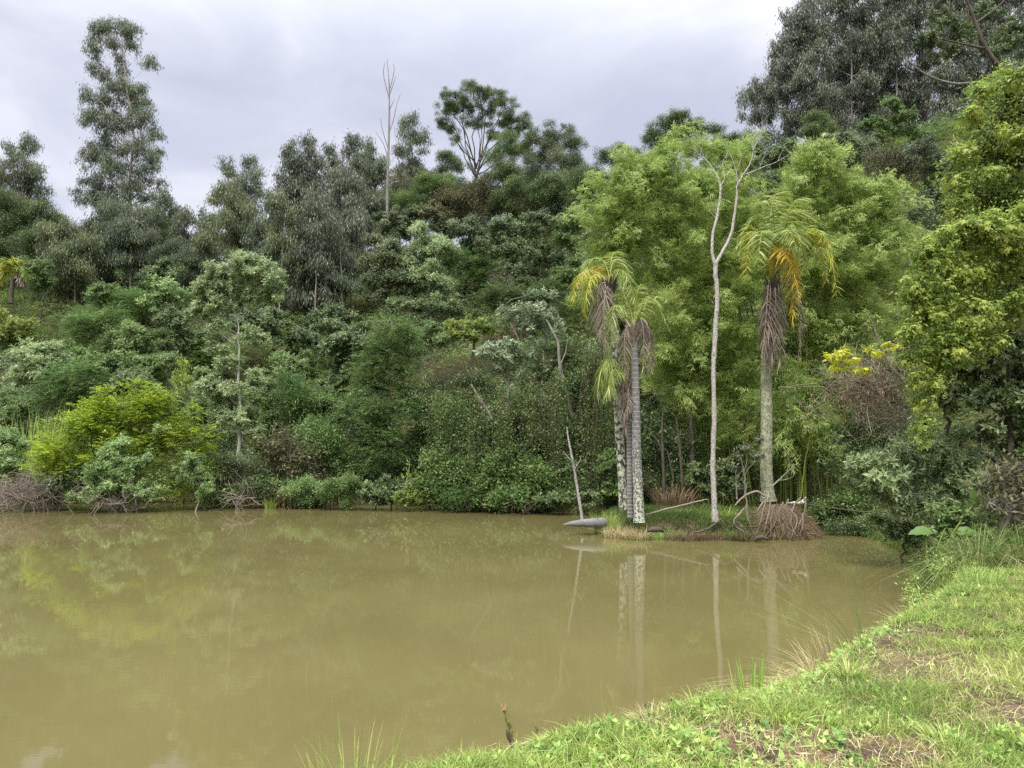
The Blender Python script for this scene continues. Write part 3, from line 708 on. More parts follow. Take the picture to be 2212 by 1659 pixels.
NL[0] = 0
G_GUM = 'young gum trees on the left slope'
G_SKY = 'trees on the skyline'
G_GROVE = 'tall gum trees of the grove top right'
G_MID = 'leafy trees on the middle slope'
G_BANK = 'trees and bushes along the far bank'
G_SLOPE = 'bushes on the left slope'
TREES = [
 # --- skyline, left to right
 ('gum_tree', 'small conical gum tree on the skyline at the left edge of the photo', 60, 50, [(48, 322, 26, 34), (40, 372, 42, 38), (72, 388, 36, 34), (28, 420, 38, 30), (88, 418, 22, 22)], 'gum', dict(tr=.14, lai=2.2, nc=12)),
 ('gum_tree', 'brownish green gum crown half cut off at the left picture edge', 58, -8, cone(-5, 375, 500, 42), 'gum', dict(leaf='rust', lai=2.5)),
 ('gum_tree', 'very tall ragged gum tree towering over the left slope', 60, 288,
   [(212, 72, 30, 30), (245, 62, 38, 26), (285, 72, 26, 32), (208, 110, 22, 26), (252, 98, 26, 20), (290, 105, 16, 18), (262, 128, 20, 14),
    (205, 148, 22, 14), (225, 160, 20, 16), (325, 138, 22, 18), (268, 158, 18, 14),
    (255, 205, 48, 34), (295, 215, 38, 40), (195, 208, 24, 24), (225, 225, 26, 20), (215, 262, 38, 30), (250, 265, 42, 36), (310, 262, 38, 34),
    (190, 248, 18, 16), (330, 290, 24, 22), (245, 318, 55, 34), (300, 325, 44, 26), (192, 338, 26, 20), (325, 352, 34, 20), (340, 330, 18, 12),
    (232, 372, 50, 36), (285, 372, 40, 24), (215, 410, 48, 30), (280, 412, 46, 28), (342, 398, 22, 12), (190, 430, 30, 22), (250, 445, 55, 30), (318, 425, 22, 14)], 'gum',
   dict(tr=.15, lai=2.1, fat=.86, path=[(284, 470), (282, 400), (285, 330), (288, 280), (275, 200), (265, 120), (258, 90)], nc=12, bare=1)),
 ('gum_tree', 'dark bushy gum tree below the small conical one at far left', 55, 30, [(20, 470, 50, 32), (75, 480, 45, 35), (20, 520, 50, 40), (100, 500, 30, 30)], 'dark', dict(lai=4)),
 ('gum_tree', 'young gum tree with weeping grey green leaves and pale bare lower stem, far left', 50, 162, [(150, 500, 42, 28), (130, 530, 50, 36), (180, 540, 45, 38), (150, 580, 62, 36), (120, 620, 42, 30), (185, 622, 40, 28)], 'gumy', dict(tr=.10, path=[(162, 680), (163, 620), (160, 560), (152, 490)])),
 ('gum_tree', 'dark young gum tree in front of the foot of the very tall one', 52, 283, [(255, 470, 50, 30), (300, 480, 46, 32), (240, 520, 45, 34), (300, 535, 52, 34), (262, 565, 40, 24)], 'gum', dict(tr=.1, lai=3.4, path=[(281, 625), (284, 560), (282, 480)])),
 ('gum_tree', 'short gum tree on the skyline just right of the very tall one', 56, 365, cone(362, 425, 590, 42), 'gum', dict(lai=3.2)),
 ('gum_tree', 'low dark gum tree between the tall ragged one and the dip in the skyline', 54, 330, cone(330, 470, 620, 44), 'dark', dict(lai=3.6)),
 ('gum_tree', 'rounded gum tree at the lowest dip of the skyline', 54, 410, cone(408, 468, 610, 42), 'gumb', dict(lai=3.4)),
 ('gum_tree', 'airy gum top with a double tip above the left slope', 58, 520, cone(500, 345, 470, 36) + cone(545, 338, 480, 34), 'gum', dict(lai=2.0, tr=.12)),
 ('gum_tree', 'thin gum top in the notch left of the tall gum wall', 60, 592, cone(590, 415, 500, 26), 'gum', dict(lai=2.0)),
 ('gum_tree', 'full weeping gum tree with an olive tip at mid left', 50, 500, cone(498, 408, 610, 62), 'gumy', dict(tr=.12)),
 ('gum_tree', 'weeping gum tree leaning behind the pale tree', 49, 565, cone(560, 480, 640, 50), 'gum', dict(lai=3.6)),
 ('gum_tree', 'slender olive tipped gum tree on a long bare stem right of the pale tree', 46, 604, cone(618, 425, 600, 48), 'gumy', dict(tr=.09, path=[(600, 768), (604, 690), (606, 600), (618, 430)])),
 ('gum_tree', 'gum tree with two thin tips at the left end of the tall gum wall', 58, 650, cone(632, 308, 470, 36) + cone(672, 300, 480, 34), 'gumb', dict(lai=3.0, tr=.13)),
 ('gum_tree', 'broad gum tree in the middle of the tall gum wall', 57, 745, cone(728, 330, 520, 48) + cone(765, 298, 500, 42), 'gumb', dict(lai=3.2, tr=.13)),
 ('gum_tree', 'gum tree at the right end of the tall gum wall beside the bare pole tree', 56, 808, cone(806, 315, 520, 44), 'gum', dict(lai=3.2)),
 ('gum_tree', 'weeping gum tree with a straight bare stem left of the rounded olive trees', 46, 681, cone(684, 428, 650, 50), 'gumb', dict(tr=.09, path=[(681, 752), (682, 640), (684, 440)])),
 ('gum_tree', 'big dark weeping gum tree left of the bronze crowned tree', 50, 765, cone(755, 385, 620, 62), 'gumb', dict(lai=4, tr=.12, path=[(762, 680), (758, 560), (755, 400)])),
 ('gum_tree', 'narrow gum tree with two thin pale stems in dark shade at mid slope', 47, 738, cone(735, 520, 640, 40), 'gum', dict(lai=3, path=[(742, 690), (738, 600), (735, 530)])),
 ('gum_tree', 'dark airy gum tree on the skyline right of the bare pole tree', 60, 895, cone(888, 255, 400, 42) + [(925, 385, 24, 24), (870, 400, 36, 20)], 'gum', dict(lai=2.1, tr=.13)),
 ('gum_tree', 'brownish thin gum tree behind the bare pole tree', 58, 860, cone(868, 375, 455, 40), 'rust', dict(lai=1.8, fl='droop')),
 ('spreading_tree', 'tall vase shaped tree with bare forking limbs on the central skyline', 64, 1022,
   [(985, 212, 26, 17), (1022, 198, 30, 16), (1062, 205, 28, 17), (1090, 228, 22, 16), (962, 240, 20, 16), (1000, 240, 26, 15), (1042, 235, 28, 15), (1118, 262, 24, 15), (1132, 275, 14, 12),
    (955, 268, 16, 10), (975, 272, 22, 12), (1085, 265, 24, 14), (1030, 270, 24, 11), (1105, 290, 20, 12), (985, 305, 14, 9), (1068, 295, 18, 10)], 'dark',
   dict(tr=.17, lai=2.2, path=[(1026, 400), (1028, 378)], nc=16, crad=.27, bare=1, size=.8, fat=1.25, fork=(1028, 376), up=.6)),
 ('roundish_tree', 'yellow green tree crown tucked under the right side of the vase shaped tree', 62, 1100, [(1095, 315, 34, 24), (1125, 330, 32, 26), (1080, 350, 30, 24)], 'olive', dict(leaf='mid', lai=2.6)),
 ('roundish_tree', 'wide round topped tree on the skyline right of the vase shaped tree', 60, 1195, [(1160, 310, 38, 24), (1205, 298, 42, 24), (1240, 320, 26, 26), (1180, 350, 52, 34), (1228, 372, 36, 36), (1150, 375, 40, 30)], 'olive', dict(lai=2.7, tr=.15)),
 ('shrubby_tree', 'dark scrubby tree at the left foot of the vase shaped tree', 60, 975, [(965, 345, 26, 18), (990, 362, 26, 20), (955, 375, 24, 18)], 'dark', dict(lai=2.6)),
 ('shrubby_tree', 'light green tree below the scrubby one on the central ridge', 56, 950, [(930, 395, 36, 22), (965, 400, 36, 22), (945, 425, 44, 26)], 'mid', dict(lai=3.2)),
 ('shrubby_tree', 'brown twiggy tree below the stem of the vase shaped tree', 55, 1015, [(990, 425, 42, 26), (1030, 418, 38, 26), (1010, 460, 46, 30)], 'rust', dict(lai=2.6, bare=2)),
 ('roundish_tree', 'grey green tree on the ridge right of the brown twiggy tree', 56, 1080, [(1075, 385, 36, 26), (1100, 370, 30, 20), (1065, 420, 36, 26)], 'olive', dict(lai=3.6)),
 ('roundish_tree', 'dark dense tree below the wide round topped one', 54, 1170, [(1130, 420, 50, 30), (1185, 415, 48, 30), (1235, 420, 34, 30), (1160, 450, 56, 28)], 'dark', dict(lai=4)),
 ('roundish_tree', 'small bluish dark tree against the upper left edge of the bamboo', 52, 1262, [(1255, 395, 28, 26), (1280, 420, 30, 30), (1250, 440, 32, 26)], 'dark', dict(lai=3.4)),
 ('roundish_tree', 'see through small leaved tree on the skyline above the left bamboo', 58, 1325, [(1305, 335, 24, 14), (1340, 325, 26, 14), (1320, 355, 34, 20), (1360, 350, 26, 20), (1375, 330, 14, 12)], 'olive', dict(lai=1.9, leaf='dark', bare=2)),
 ('roundish_tree', 'dark flat topped tree on the skyline over the middle of the bamboo', 56, 1460, [(1430, 275, 34, 22), (1470, 262, 34, 20), (1510, 280, 30, 22), (1450, 300, 52, 28), (1545, 285, 20, 12), (1405, 305, 20, 22)], 'dark', dict(lai=2.8, tr=.15, bare=1)),
 ('roundish_tree', 'dark tree peeping over the bamboo below the flat topped one', 52, 1560, [(1560, 320, 36, 24), (1600, 310, 30, 22), (1590, 350, 40, 28)], 'dark', dict(lai=3.4)),
 ('gum_tree', 'small gum filling the dip right of the rounded gum on the skyline', 53, 455, cone(452, 460, 620, 40), 'gum', dict(lai=3)),
 ('dark_tree', 'dark mass of tree crown under the small conical gum, far left', 53, 60, [(20, 560, 50, 36), (70, 545, 50, 34), (110, 555, 40, 34)], 'dark', dict(lai=4)),
 ('dark_tree', 'dark tree under the foot of the very tall gum, left side', 53, 215, [(200, 520, 40, 34), (235, 560, 44, 36), (215, 600, 40, 30)], 'dark', dict(lai=4, leaf='gum')),
 ('dark_tree', 'dense green tree between the short skyline gums and the pale tree', 50, 400, [(380, 560, 44, 40), (425, 580, 40, 40), (390, 620, 44, 34)], 'olive', dict(lai=4, leaf='gum')),
 ('dark_tree', 'shaded tree filling behind the pale tree crown', 47, 540, [(520, 640, 50, 40), (575, 620, 46, 40), (550, 680, 50, 34)], 'dark', dict(lai=4)),
 ('dark_tree', 'shaded tree at the foot of the tall gum wall', 50, 700, [(650, 580, 46, 44), (710, 570, 46, 44), (680, 640, 50, 34)], 'dark', dict(lai=4, leaf='gum')),
 ('ridge_tree', 'green tree on the ridge directly right of the bare pole tree foot', 56, 880, [(860, 445, 40, 28), (905, 440, 38, 28), (885, 480, 44, 28)], 'olive', dict(lai=4, leaf='mid')),
 ('ridge_tree', 'dark ridge tree below the left foot of the vase shaped tree', 57, 960, [(945, 455, 36, 28), (985, 450, 36, 28), (960, 490, 44, 28)], 'dark', dict(lai=4)),
 ('ridge_tree', 'grey green ridge tree below the wide round topped tree', 55, 1110, [(1080, 450, 40, 30), (1125, 455, 40, 30), (1060, 490, 36, 28)], 'olive', dict(lai=4)),
 ('ridge_tree', 'ridge tree closing the gap beside the left bamboo top', 54, 1290, [(1270, 390, 34, 26), (1310, 395, 34, 26), (1290, 430, 40, 34)], 'olive', dict(lai=4, leaf='dark')),
 ('ridge_tree', 'ridge tree behind the small bluish tree, below the wide round topped one', 56, 1215, [(1190, 400, 40, 30), (1235, 395, 40, 26), (1220, 440, 44, 34)], 'olive', dict(lai=4)),
 # --- middle slope
 ('bronze_tree', 'bronze tinted round tree in the centre of the slope', 46, 860, [(830, 478, 30, 22), (868, 468, 34, 20), (900, 455, 26, 16), (850, 500, 44, 24)], 'olive', dict(lai=4, bark='dark')),
 ('bronze_tree', 'small bronze topped tree right of the larger bronze one', 47, 930, [(925, 455, 30, 18), (950, 468, 28, 20)], 'rust', dict(lai=3.4, fl='rosette')),
 ('olive_tree', 'large rounded olive tree, left of a pair on the middle slope', 43, 850, [(835, 540, 46, 32), (868, 560, 44, 36), (815, 590, 46, 36), (860, 615, 54, 34), (808, 632, 36, 26)], 'olive', dict(lai=4.2, tr=.12, depth=1.1)),
 ('olive_tree', 'large rounded olive tree, right of the pair on the middle slope', 43.5, 930, [(915, 520, 42, 28), (955, 545, 42, 32), (920, 570, 46, 34), (900, 610, 46, 34), (950, 620, 44, 28)], 'olive', dict(lai=4.2, tr=.12, depth=1.1, leaf='pale')),
 ('olive_tree', 'pale topped olive tree behind the rounded pair', 47, 980, [(975, 492, 40, 22), (1015, 500, 40, 26), (1035, 530, 34, 26)], 'olive', dict(lai=4)),
 ('feather_tree', 'dark feathery tree on the slope below the vase shaped tree', 45, 1010, [(1010, 580, 44, 28), (1045, 600, 34, 30), (1005, 625, 46, 30)], 'feather', dict(lai=3.8)),
 ('roundish_tree', 'glossy dark tree in the centre right of the wooded slope', 44, 1095, [(1085, 490, 40, 28), (1130, 500, 40, 30), (1070, 530, 40, 28), (1115, 550, 44, 30)], 'dark', dict(lai=4)),
 ('roundish_tree', 'mid green tree with layered clumps left of the bamboo', 42, 1150, [(1165, 480, 34, 24), (1205, 500, 40, 28), (1160, 540, 40, 26), (1140, 590, 46, 28), (1190, 570, 34, 26)], 'mid', dict(lai=3.8, leaf='dark')),
 ('roundish_tree', 'leafy tree pressed against the middle left edge of the bamboo', 40, 1235, [(1240, 470, 34, 26), (1228, 520, 36, 32), (1245, 580, 34, 34), (1215, 600, 34, 28)], 'mid', dict(lai=3.8)),
 ('roundish_tree', 'dark shaded tree behind the pale leaved canopy near the palms', 38, 1130, [(1090, 640, 46, 26), (1145, 640, 40, 26), (1045, 655, 36, 20), (1190, 640, 40, 28)], 'feather', dict(lai=3.8, leaf='dark')),
 ('roundish_tree', 'low dark tree with visible stems under the rounded pair', 41, 960, [(900, 660, 46, 22), (960, 662, 46, 22), (845, 665, 36, 20)], 'dark', dict(lai=3.2)),
 ('bare_stem_tree', 'thin leafless stems in the gap under the dark feathery tree', 42, 1010, [(1000, 672, 30, 14), (1040, 680, 26, 12)], 'dark', dict(lai=2)),
 # --- pale tree and far bank
 ('pale_tree', 'pale grey green tree with white forking limbs on the left bank', 28, 518,
   [(485, 588, 34, 26), (530, 578, 36, 26), (570, 600, 34, 26), (590, 632, 26, 20), (450, 622, 30, 26), (440, 660, 32, 22), (478, 655, 26, 20), (505, 622, 36, 24), (548, 640, 30, 20),
    (420, 680, 16, 12), (470, 700, 24, 14), (480, 745, 30, 20), (545, 720, 26, 16), (560, 740, 20, 14), (500, 780, 28, 20), (468, 836, 34, 26), (500, 860, 30, 26), (545, 822, 26, 22), (530, 900, 26, 22), (552, 928, 22, 22), (480, 900, 24, 20)], 'pale',
   dict(tr=.10, lai=4.6, path=[(516, 990), (517, 900), (516, 800), (516, 730), (512, 690)], nc=13, crad=.32, bare=2, depth=.9, fat=1.2, bark='white')),
 ('pinnate_bush', 'broad bright yellow green bush on the left bank', 25.6, 270,
   [(120, 985, 50, 40), (150, 940, 52, 40), (205, 905, 52, 40), (255, 885, 48, 36), (320, 880, 50, 36), (370, 900, 44, 36), (405, 945, 46, 40), (420, 1000, 34, 40), (300, 935, 60, 46), (220, 960, 60, 48), (350, 970, 56, 50), (160, 1010, 50, 36), (280, 1000, 56, 40), (390, 1050, 46, 26), (100, 1020, 40, 26), (230, 852, 15, 16), (300, 838, 15, 18), (362, 860, 14, 15), (182, 884, 13, 14), (415, 888, 12, 15), (265, 842, 10, 14), (335, 846, 10, 16), (436, 935, 12, 12), (95, 955, 14, 14)], 'mimosa',
   dict(cat='bush', lai=2.8, nc=12, crad=.30, depth=1.0, tr=.06, up=.9)),
 ('grey_green_shrub', 'blue green mound shrub overhanging the water before the yellow green bush', 24.4, 250,
   [(255, 965, 26, 24), (240, 1000, 38, 26), (278, 1010, 30, 24), (215, 1040, 38, 22), (265, 1048, 44, 26), (310, 1062, 34, 18), (190, 1068, 36, 16), (240, 1075, 44, 14), (320, 990, 18, 16)], 'blue', dict(cat='shrub', tr=.04, nc=12, crad=.38)),
 ('grey_green_shrub', 'drooping blue green shrub at the right end of the yellow green bush', 24.8, 425, [(415, 1000, 22, 26), (430, 1035, 26, 26), (440, 1062, 22, 18), (395, 1020, 20, 18), (350, 930, 26, 14)], 'blue', dict(cat='shrub', tr=.04, up=-.2)),
 ('grey_green_shrub', 'grey green shrub at the left picture edge behind the dead brushwood', 26.5, 10, [(10, 960, 40, 34), (-5, 1000, 46, 36), (30, 1010, 26, 28)], 'blue', dict(cat='shrub', tr=.04)),
 ('twiggy_shrub', 'olive twiggy shrub between the dead brushwood and the blue green mound', 25.0, 130, [(130, 1040, 36, 26), (165, 1025, 28, 22), (120, 1065, 28, 16), (165, 1062, 26, 16)], 'olive', dict(cat='shrub', tr=.04, size=.6, bare=2, lai=3)),
 ('feather_tree', 'tall feathery tree stepping down to the water left of centre', 28.5, 850,
   [(850, 712, 46, 26), (880, 735, 36, 26), (835, 760, 50, 30), (800, 790, 42, 26), (860, 800, 54, 32), (815, 840, 50, 30), (765, 880, 36, 20), (800, 910, 50, 32), (850, 890, 54, 36), (780, 960, 44, 30), (840, 965, 56, 40), (795, 1010, 46, 26), (870, 1020, 52, 34), (740, 905, 22, 12)], 'feather',
   dict(tr=.12, lai=3.0, nc=12, depth=1.0)),
 ('roundish_tree', 'dark round tree behind the left shoulder of the feathery tree', 33, 750, [(730, 705, 34, 22), (770, 700, 36, 22), (720, 745, 44, 30), (770, 745, 42, 30), (740, 790, 48, 32), (720, 830, 36, 26)], 'darkn', dict(tr=.12, lai=4, size=1.25)),
 ('leafy_tree', 'light green bushy tree between the feathery tree and the pale canopy', 31, 930, [(915, 715, 36, 20), (950, 730, 34, 20), (905, 750, 36, 22)], 'pale', dict(lai=3.4, leaf='mid')),
 ('leafy_tree', 'bright yellow green crown above the dead vine tangle', 31, 1005, [(985, 702, 30, 16), (1025, 698, 30, 16), (1050, 712, 24, 14), (1000, 725, 40, 16)], 'bright', dict(lai=3.4)),
 ('silver_leaf_tree', 'whitish big leaved tree at the centre of the thicket, above the water', 27.5, 1090, [(1050, 760, 34, 20), (1090, 770, 38, 22), (1130, 760, 34, 20), (1075, 795, 28, 18), (1120, 810, 28, 18), (1100, 740, 30, 16), (1160, 790, 22, 16)], 'silver', dict(lai=2.6, size=.8, tr=.06, path=[(1098, 860), (1100, 820), (1095, 780)], base=None)),
 ('silver_leaf_tree', 'pale leaved canopy tree with fine white branches left of the palms', 29, 1165, [(1120, 680, 30, 18), (1155, 668, 36, 20), (1190, 690, 32, 22), (1150, 705, 42, 22), (1205, 715, 24, 18), (1175, 735, 36, 18)], 'silver', dict(lai=2.4, size=.75, tr=.08, bare=3)),
 ('silver_leaf_tree', 'flat tier of pale leaves reaching out from the bamboo edge', 30, 1200, [(1155, 632, 26, 9), (1185, 636, 30, 10), (1090, 668, 26, 12)], 'silver', dict(lai=2.6, size=.8, tr=.05)),
 ('feather_tree', 'blue green feathery tree between the pale canopy and the left palm', 26.5, 1215, [(1180, 755, 34, 20), (1225, 745, 34, 22), (1200, 790, 44, 24), (1165, 820, 34, 20), (1250, 780, 34, 26), (1150, 850, 30, 16), (1140, 880, 34, 24), (1180, 900, 36, 26)], 'feather', dict(lai=2.8, leaf='dark', size=.9, tr=.08)),
 ('leafy_tree', 'dark tree filling the thicket under the feathery trees at centre', 29, 960, [(930, 870, 50, 44), (980, 930, 56, 50), (920, 950, 44, 40), (1040, 880, 56, 46), (1000, 830, 46, 30)], 'fine', dict(lai=3.4, size=1.4)),
 ('leafy_tree', 'shadowy vine covered tree between the thicket and the leaning white pole', 28, 1110, [(1090, 900, 46, 40), (1130, 950, 50, 44), (1070, 970, 50, 40), (1170, 980, 40, 44)], 'vinebush', dict(lai=3.0, leaf='dark', size=1.1)),
 ('leafy_tree', 'dark vine hung tree right behind the left palm', 25.5, 1280, [(1255, 840, 40, 40), (1290, 800, 34, 40), (1270, 900, 44, 44), (1230, 940, 36, 36), (1290, 970, 40, 44), (1255, 1020, 44, 30)], 'fine', dict(lai=2.6, size=1.5)),
 ('creeper_bush', 'creeper covered bush on the bank under the dead vine tangle', 25.6, 980, [(945, 1000, 36, 26), (985, 1015, 36, 26), (950, 1045, 40, 26), (1000, 1050, 40, 24)], 'vinebush', dict(cat='bush', lai=3.2)),
 ('creeper_bush', 'creeper covered bush on the bank left of the leaning white pole', 24.6, 1120, [(1060, 1010, 40, 28), (1110, 1000, 40, 30), (1160, 1020, 38, 28), (1075, 1050, 44, 24), (1140, 1060, 44, 22), (1200, 1050, 34, 26)], 'vinebush', dict(cat='bush', lai=3.0)),
 ('leafy_bush', 'small light green bush standing over its reflection, left of centre', 24.6, 878, [(865, 1070, 18, 13), (895, 1072, 18, 13), (880, 1085, 24, 9), (885, 1050, 8, 8)], 'bright', dict(cat='bush', size=.8, lai=2.8)),
 ('green_mound', 'low blue green mound of herbs at the water edge', 25.8, 655, [(640, 1060, 26, 16), (670, 1056, 28, 18), (655, 1074, 36, 12)], 'blue', dict(cat='herb', fl='loose', size=.8)),
 ('green_mound', 'yellowish green grassy mound right of the blue green one', 25.4, 735, [(715, 1056, 28, 18), (750, 1048, 30, 20), (775, 1062, 28, 16), (735, 1072, 40, 14)], 'mid', dict(cat='herb', fl='loose', size=.6)),
 ('green_mound', 'dark leafy herb clump between the grassy mound and the small light bush', 25.0, 815, [(800, 1060, 26, 18), (830, 1058, 28, 18), (815, 1076, 34, 12)], 'mid', dict(cat='herb', leaf='dark', size=.8)),
 ('scrub_bush', 'reddish brown dry bush on the bank right of the pale tree', 27, 620, [(600, 960, 34, 30), (640, 980, 38, 30), (590, 1010, 34, 26), (660, 1010, 34, 24)], 'rust', dict(cat='bush', lai=2.4, bare=2, fl='loose')),
 ('scrub_bush', 'dull green bush at the waterline under the pale tree', 26.2, 520, [(500, 1010, 34, 26), (540, 1020, 36, 26), (490, 1050, 34, 22), (545, 1055, 38, 18)], 'fine', dict(cat='bush', lai=3, leaf='olive')),
 ('scrub_bush', 'fine leaved green bush above the dry reddish sedge', 28, 690, [(670, 930, 40, 30), (710, 950, 40, 34), (690, 985, 40, 26), (735, 1000, 30, 26)], 'fine', dict(cat='bush', lai=3, leaf='feather', size=1.3)),
 ('overhanging_bush', 'dark bush dipping into the water behind the dead brushwood, far left', 26.6, 60, [(20, 1052, 44, 30), (70, 1055, 44, 28), (110, 1070, 36, 18)], 'darkn', dict(cat='bush', lai=3.4)),
 ('overhanging_bush', 'dark green skirt of leaves between the yellow green bush and the sedge', 26.2, 500, [(470, 1064, 34, 20), (515, 1066, 36, 18), (560, 1060, 34, 22)], 'vinebush', dict(cat='bush', lai=3.4)),
 ('overhanging_bush', 'leafy green bush at the waterline behind the small bright grass tuft', 26.4, 605, [(590, 1056, 34, 24), (630, 1050, 34, 24)], 'darkn', dict(cat='bush', lai=3.4, leaf='mid')),
 ('overhanging_bush', 'dark leaves hanging to the water between the small light bush and the herbs', 25.4, 850, [(835, 1050, 34, 26), (870, 1052, 30, 26), (845, 1075, 40, 14)], 'darkn', dict(cat='bush', lai=3.4)),
 ('overhanging_bush', 'leafy bank bush right of the small light green bush', 25.2, 930, [(915, 1058, 30, 24), (950, 1064, 32, 22), (925, 1080, 40, 12)], 'vinebush', dict(cat='bush', lai=3.4)),
 ('overhanging_bush', 'fern like dark bush hanging over the water below the centre thicket', 24.9, 1010, [(985, 1070, 34, 20), (1025, 1072, 34, 20), (1050, 1080, 30, 14)], 'feather', dict(cat='bush', lai=3.4, size=.7)),
 ('overhanging_bush', 'mid green bush touching the water left of the leaning white pole', 24.2, 1110, [(1085, 1078, 32, 18), (1125, 1078, 34, 20), (1160, 1085, 30, 14)], 'vinebush', dict(cat='bush', lai=3.4, leaf='feather')),
 ('overhanging_bush', 'dark waterside bush at the foot of the leaning white pole', 23.6, 1210, [(1190, 1078, 30, 22), (1225, 1080, 30, 22), (1265, 1078, 30, 24)], 'darkn', dict(cat='bush', lai=3.2)),
 ('ridge_tree', 'green tree closing the skyline behind the bronze crowned tree', 60, 820, [(800, 450, 36, 30), (840, 440, 36, 28), (820, 490, 44, 34)], 'olive', dict(lai=4, leaf='dark')),
 ('ridge_tree', 'far green tree behind the brown twiggy one on the central ridge', 61, 1030, [(1000, 420, 40, 26), (1045, 425, 40, 28), (1020, 460, 46, 30)], 'mid', dict(lai=4, leaf='olive')),
 ('ridge_tree', 'dark far tree between the central ridge and the wide round topped tree', 60, 1140, [(1120, 400, 36, 24), (1150, 430, 40, 30), (1100, 440, 36, 28)], 'dark', dict(lai=4)),
 # --- left slope bushes
 ('slope_bush', 'lime green bush at the left edge half way up the slope', 41, 22, [(10, 700, 40, 24), (45, 712, 30, 20), (20, 730, 38, 20)], 'bright', dict(cat='bush')),
 ('slope_bush', 'pale leaved bush on the slope above the left end of the yellow green bush', 34, 85, [(65, 765, 32, 24), (105, 770, 32, 24), (85, 795, 42, 26), (60, 810, 30, 22)], 'pale', dict(cat='bush', size=1.2)),
 ('slope_bush', 'soft feathery bush high on the slope, upper of the two under the leaning gum', 43, 275, [(255, 655, 36, 20), (295, 648, 36, 20), (275, 675, 46, 22)], 'feather', dict(cat='bush')),
 ('slope_bush', 'feathery bush lower on the slope beneath the upper soft one', 39, 215, [(190, 705, 34, 20), (235, 700, 36, 22), (215, 728, 46, 24)], 'feather', dict(cat='bush', size=1.1)),
 ('slope_bush', 'bushy green shrub in the middle of the left slope', 37, 290, [(265, 725, 34, 24), (310, 720, 36, 22), (285, 755, 46, 26)], 'mid', dict(cat='bush')),
 ('slope_bush', 'pale bluish sapling tree left of the pale tree on the slope', 42, 350, [(345, 620, 26, 24), (370, 640, 26, 20), (350, 660, 34, 22)], 'pale', dict(cat='bush', leaf='blue', size=1.5)),
 ('slope_bush', 'dark leafy bush at the left foot of the pale tree crown', 38, 395, [(380, 690, 30, 24), (410, 710, 32, 26), (390, 740, 38, 26)], 'dark', dict(cat='bush')),
 ('slope_bush', 'yellowish small leaved bush just left of the thin yellow sapling', 33, 330, [(310, 790, 32, 22), (350, 785, 32, 22), (330, 815, 42, 26)], 'olive', dict(cat='bush', leaf='mid')),
 ('slope_bush', 'wide dark green bush over the left half of the yellow green bush', 31, 170, [(140, 835, 38, 28), (185, 825, 38, 28), (215, 850, 34, 26), (150, 865, 38, 24)], 'feather', dict(cat='bush', size=1.1)),
 ('slope_bush', 'dark gap filling shrub above the crest of the yellow green bush', 31, 270, [(250, 835, 36, 26), (290, 830, 36, 26), (320, 850, 34, 24)], 'dark', dict(cat='bush', size=.8)),
 ('slope_bush', 'grey green shrub with stalks at the left edge above the grey green one', 31, 25, [(15, 860, 36, 28), (50, 880, 30, 26), (20, 910, 36, 26)], 'olive', dict(cat='bush', size=.8, leaf='mid')),
 ('slope_bush', 'thick green bush between the pale tree and the dark round tree', 35, 640, [(615, 790, 36, 24), (655, 785, 34, 24), (635, 815, 44, 26)], 'mid', dict(cat='bush')),
 ('slope_bush', 'yellow brown broom like bush right of the pale tree foot', 30, 650, [(630, 850, 36, 28), (670, 860, 34, 28), (650, 890, 44, 28)], 'fine', dict(cat='bush', leaf='feather', size=1.5)),
 ('slope_bush', 'dark hollow bush just left of the tall feathery tree', 31, 715, [(700, 870, 30, 28), (725, 900, 28, 28)], 'dark', dict(cat='bush', size=.8)),
 ('slope_bush', 'dense green bush behind the pale tree stem', 32, 580, [(570, 850, 36, 28), (600, 880, 34, 28), (575, 915, 40, 30), (610, 930, 30, 26)], 'mid', dict(cat='bush', size=.8)),
 ('slope_bush', 'bush with long leaves directly right of the thin yellow sapling', 32, 440, [(430, 830, 32, 26), (455, 870, 34, 30), (440, 910, 34, 28), (470, 950, 34, 30)], 'dark', dict(cat='bush', size=.9, leaf='mid')),
 ('slope_bush', 'leafy bush behind the right shoulder of the yellow green bush', 29, 460, [(450, 960, 26, 26), (475, 1000, 26, 30), (465, 1040, 26, 26)], 'fine', dict(cat='bush', size=1.4)),
 ('slope_bush', 'round bush under the short skyline gum trees', 45, 340, [(320, 600, 30, 20), (365, 590, 30, 20)], 'dark', dict(cat='bush')),
 ('slope_bush', 'small bright bush in the fern covered clearing', 42, 235, [(225, 625, 24, 14), (205, 640, 20, 12)], 'olive', dict(cat='bush', leaf='mid')),
 ('slope_bush', 'dark bush beside the small leaning palm at the left edge', 46, 75, [(70, 590, 34, 24), (100, 610, 26, 20)], 'mid', dict(cat='bush')),
 ('slope_bush', 'green bush right below the clearing, beside the pale leaved bush', 36, 150, [(135, 760, 26, 20), (165, 770, 28, 22), (140, 795, 34, 22)], 'mid', dict(cat='bush', leaf='feather')),
 ('slope_bush', 'bush of pale leaves on the slope right of the pale leaved one', 34, 235, [(215, 790, 30, 22), (250, 785, 28, 20), (230, 812, 36, 20)], 'pale', dict(cat='bush', leaf='mid', size=1.2)),
 ('slope_bush', 'dark bush under the bare stems of the gum trees at mid slope', 40, 655, [(640, 735, 32, 22), (680, 745, 28, 22), (620, 755, 28, 20)], 'dark', dict(cat='bush')),
 ('slope_bush', 'deep green bush in the shade between bare gum stems', 43, 715, [(705, 680, 32, 24), (740, 690, 30, 22), (690, 705, 28, 20)], 'dark', dict(cat='bush')),
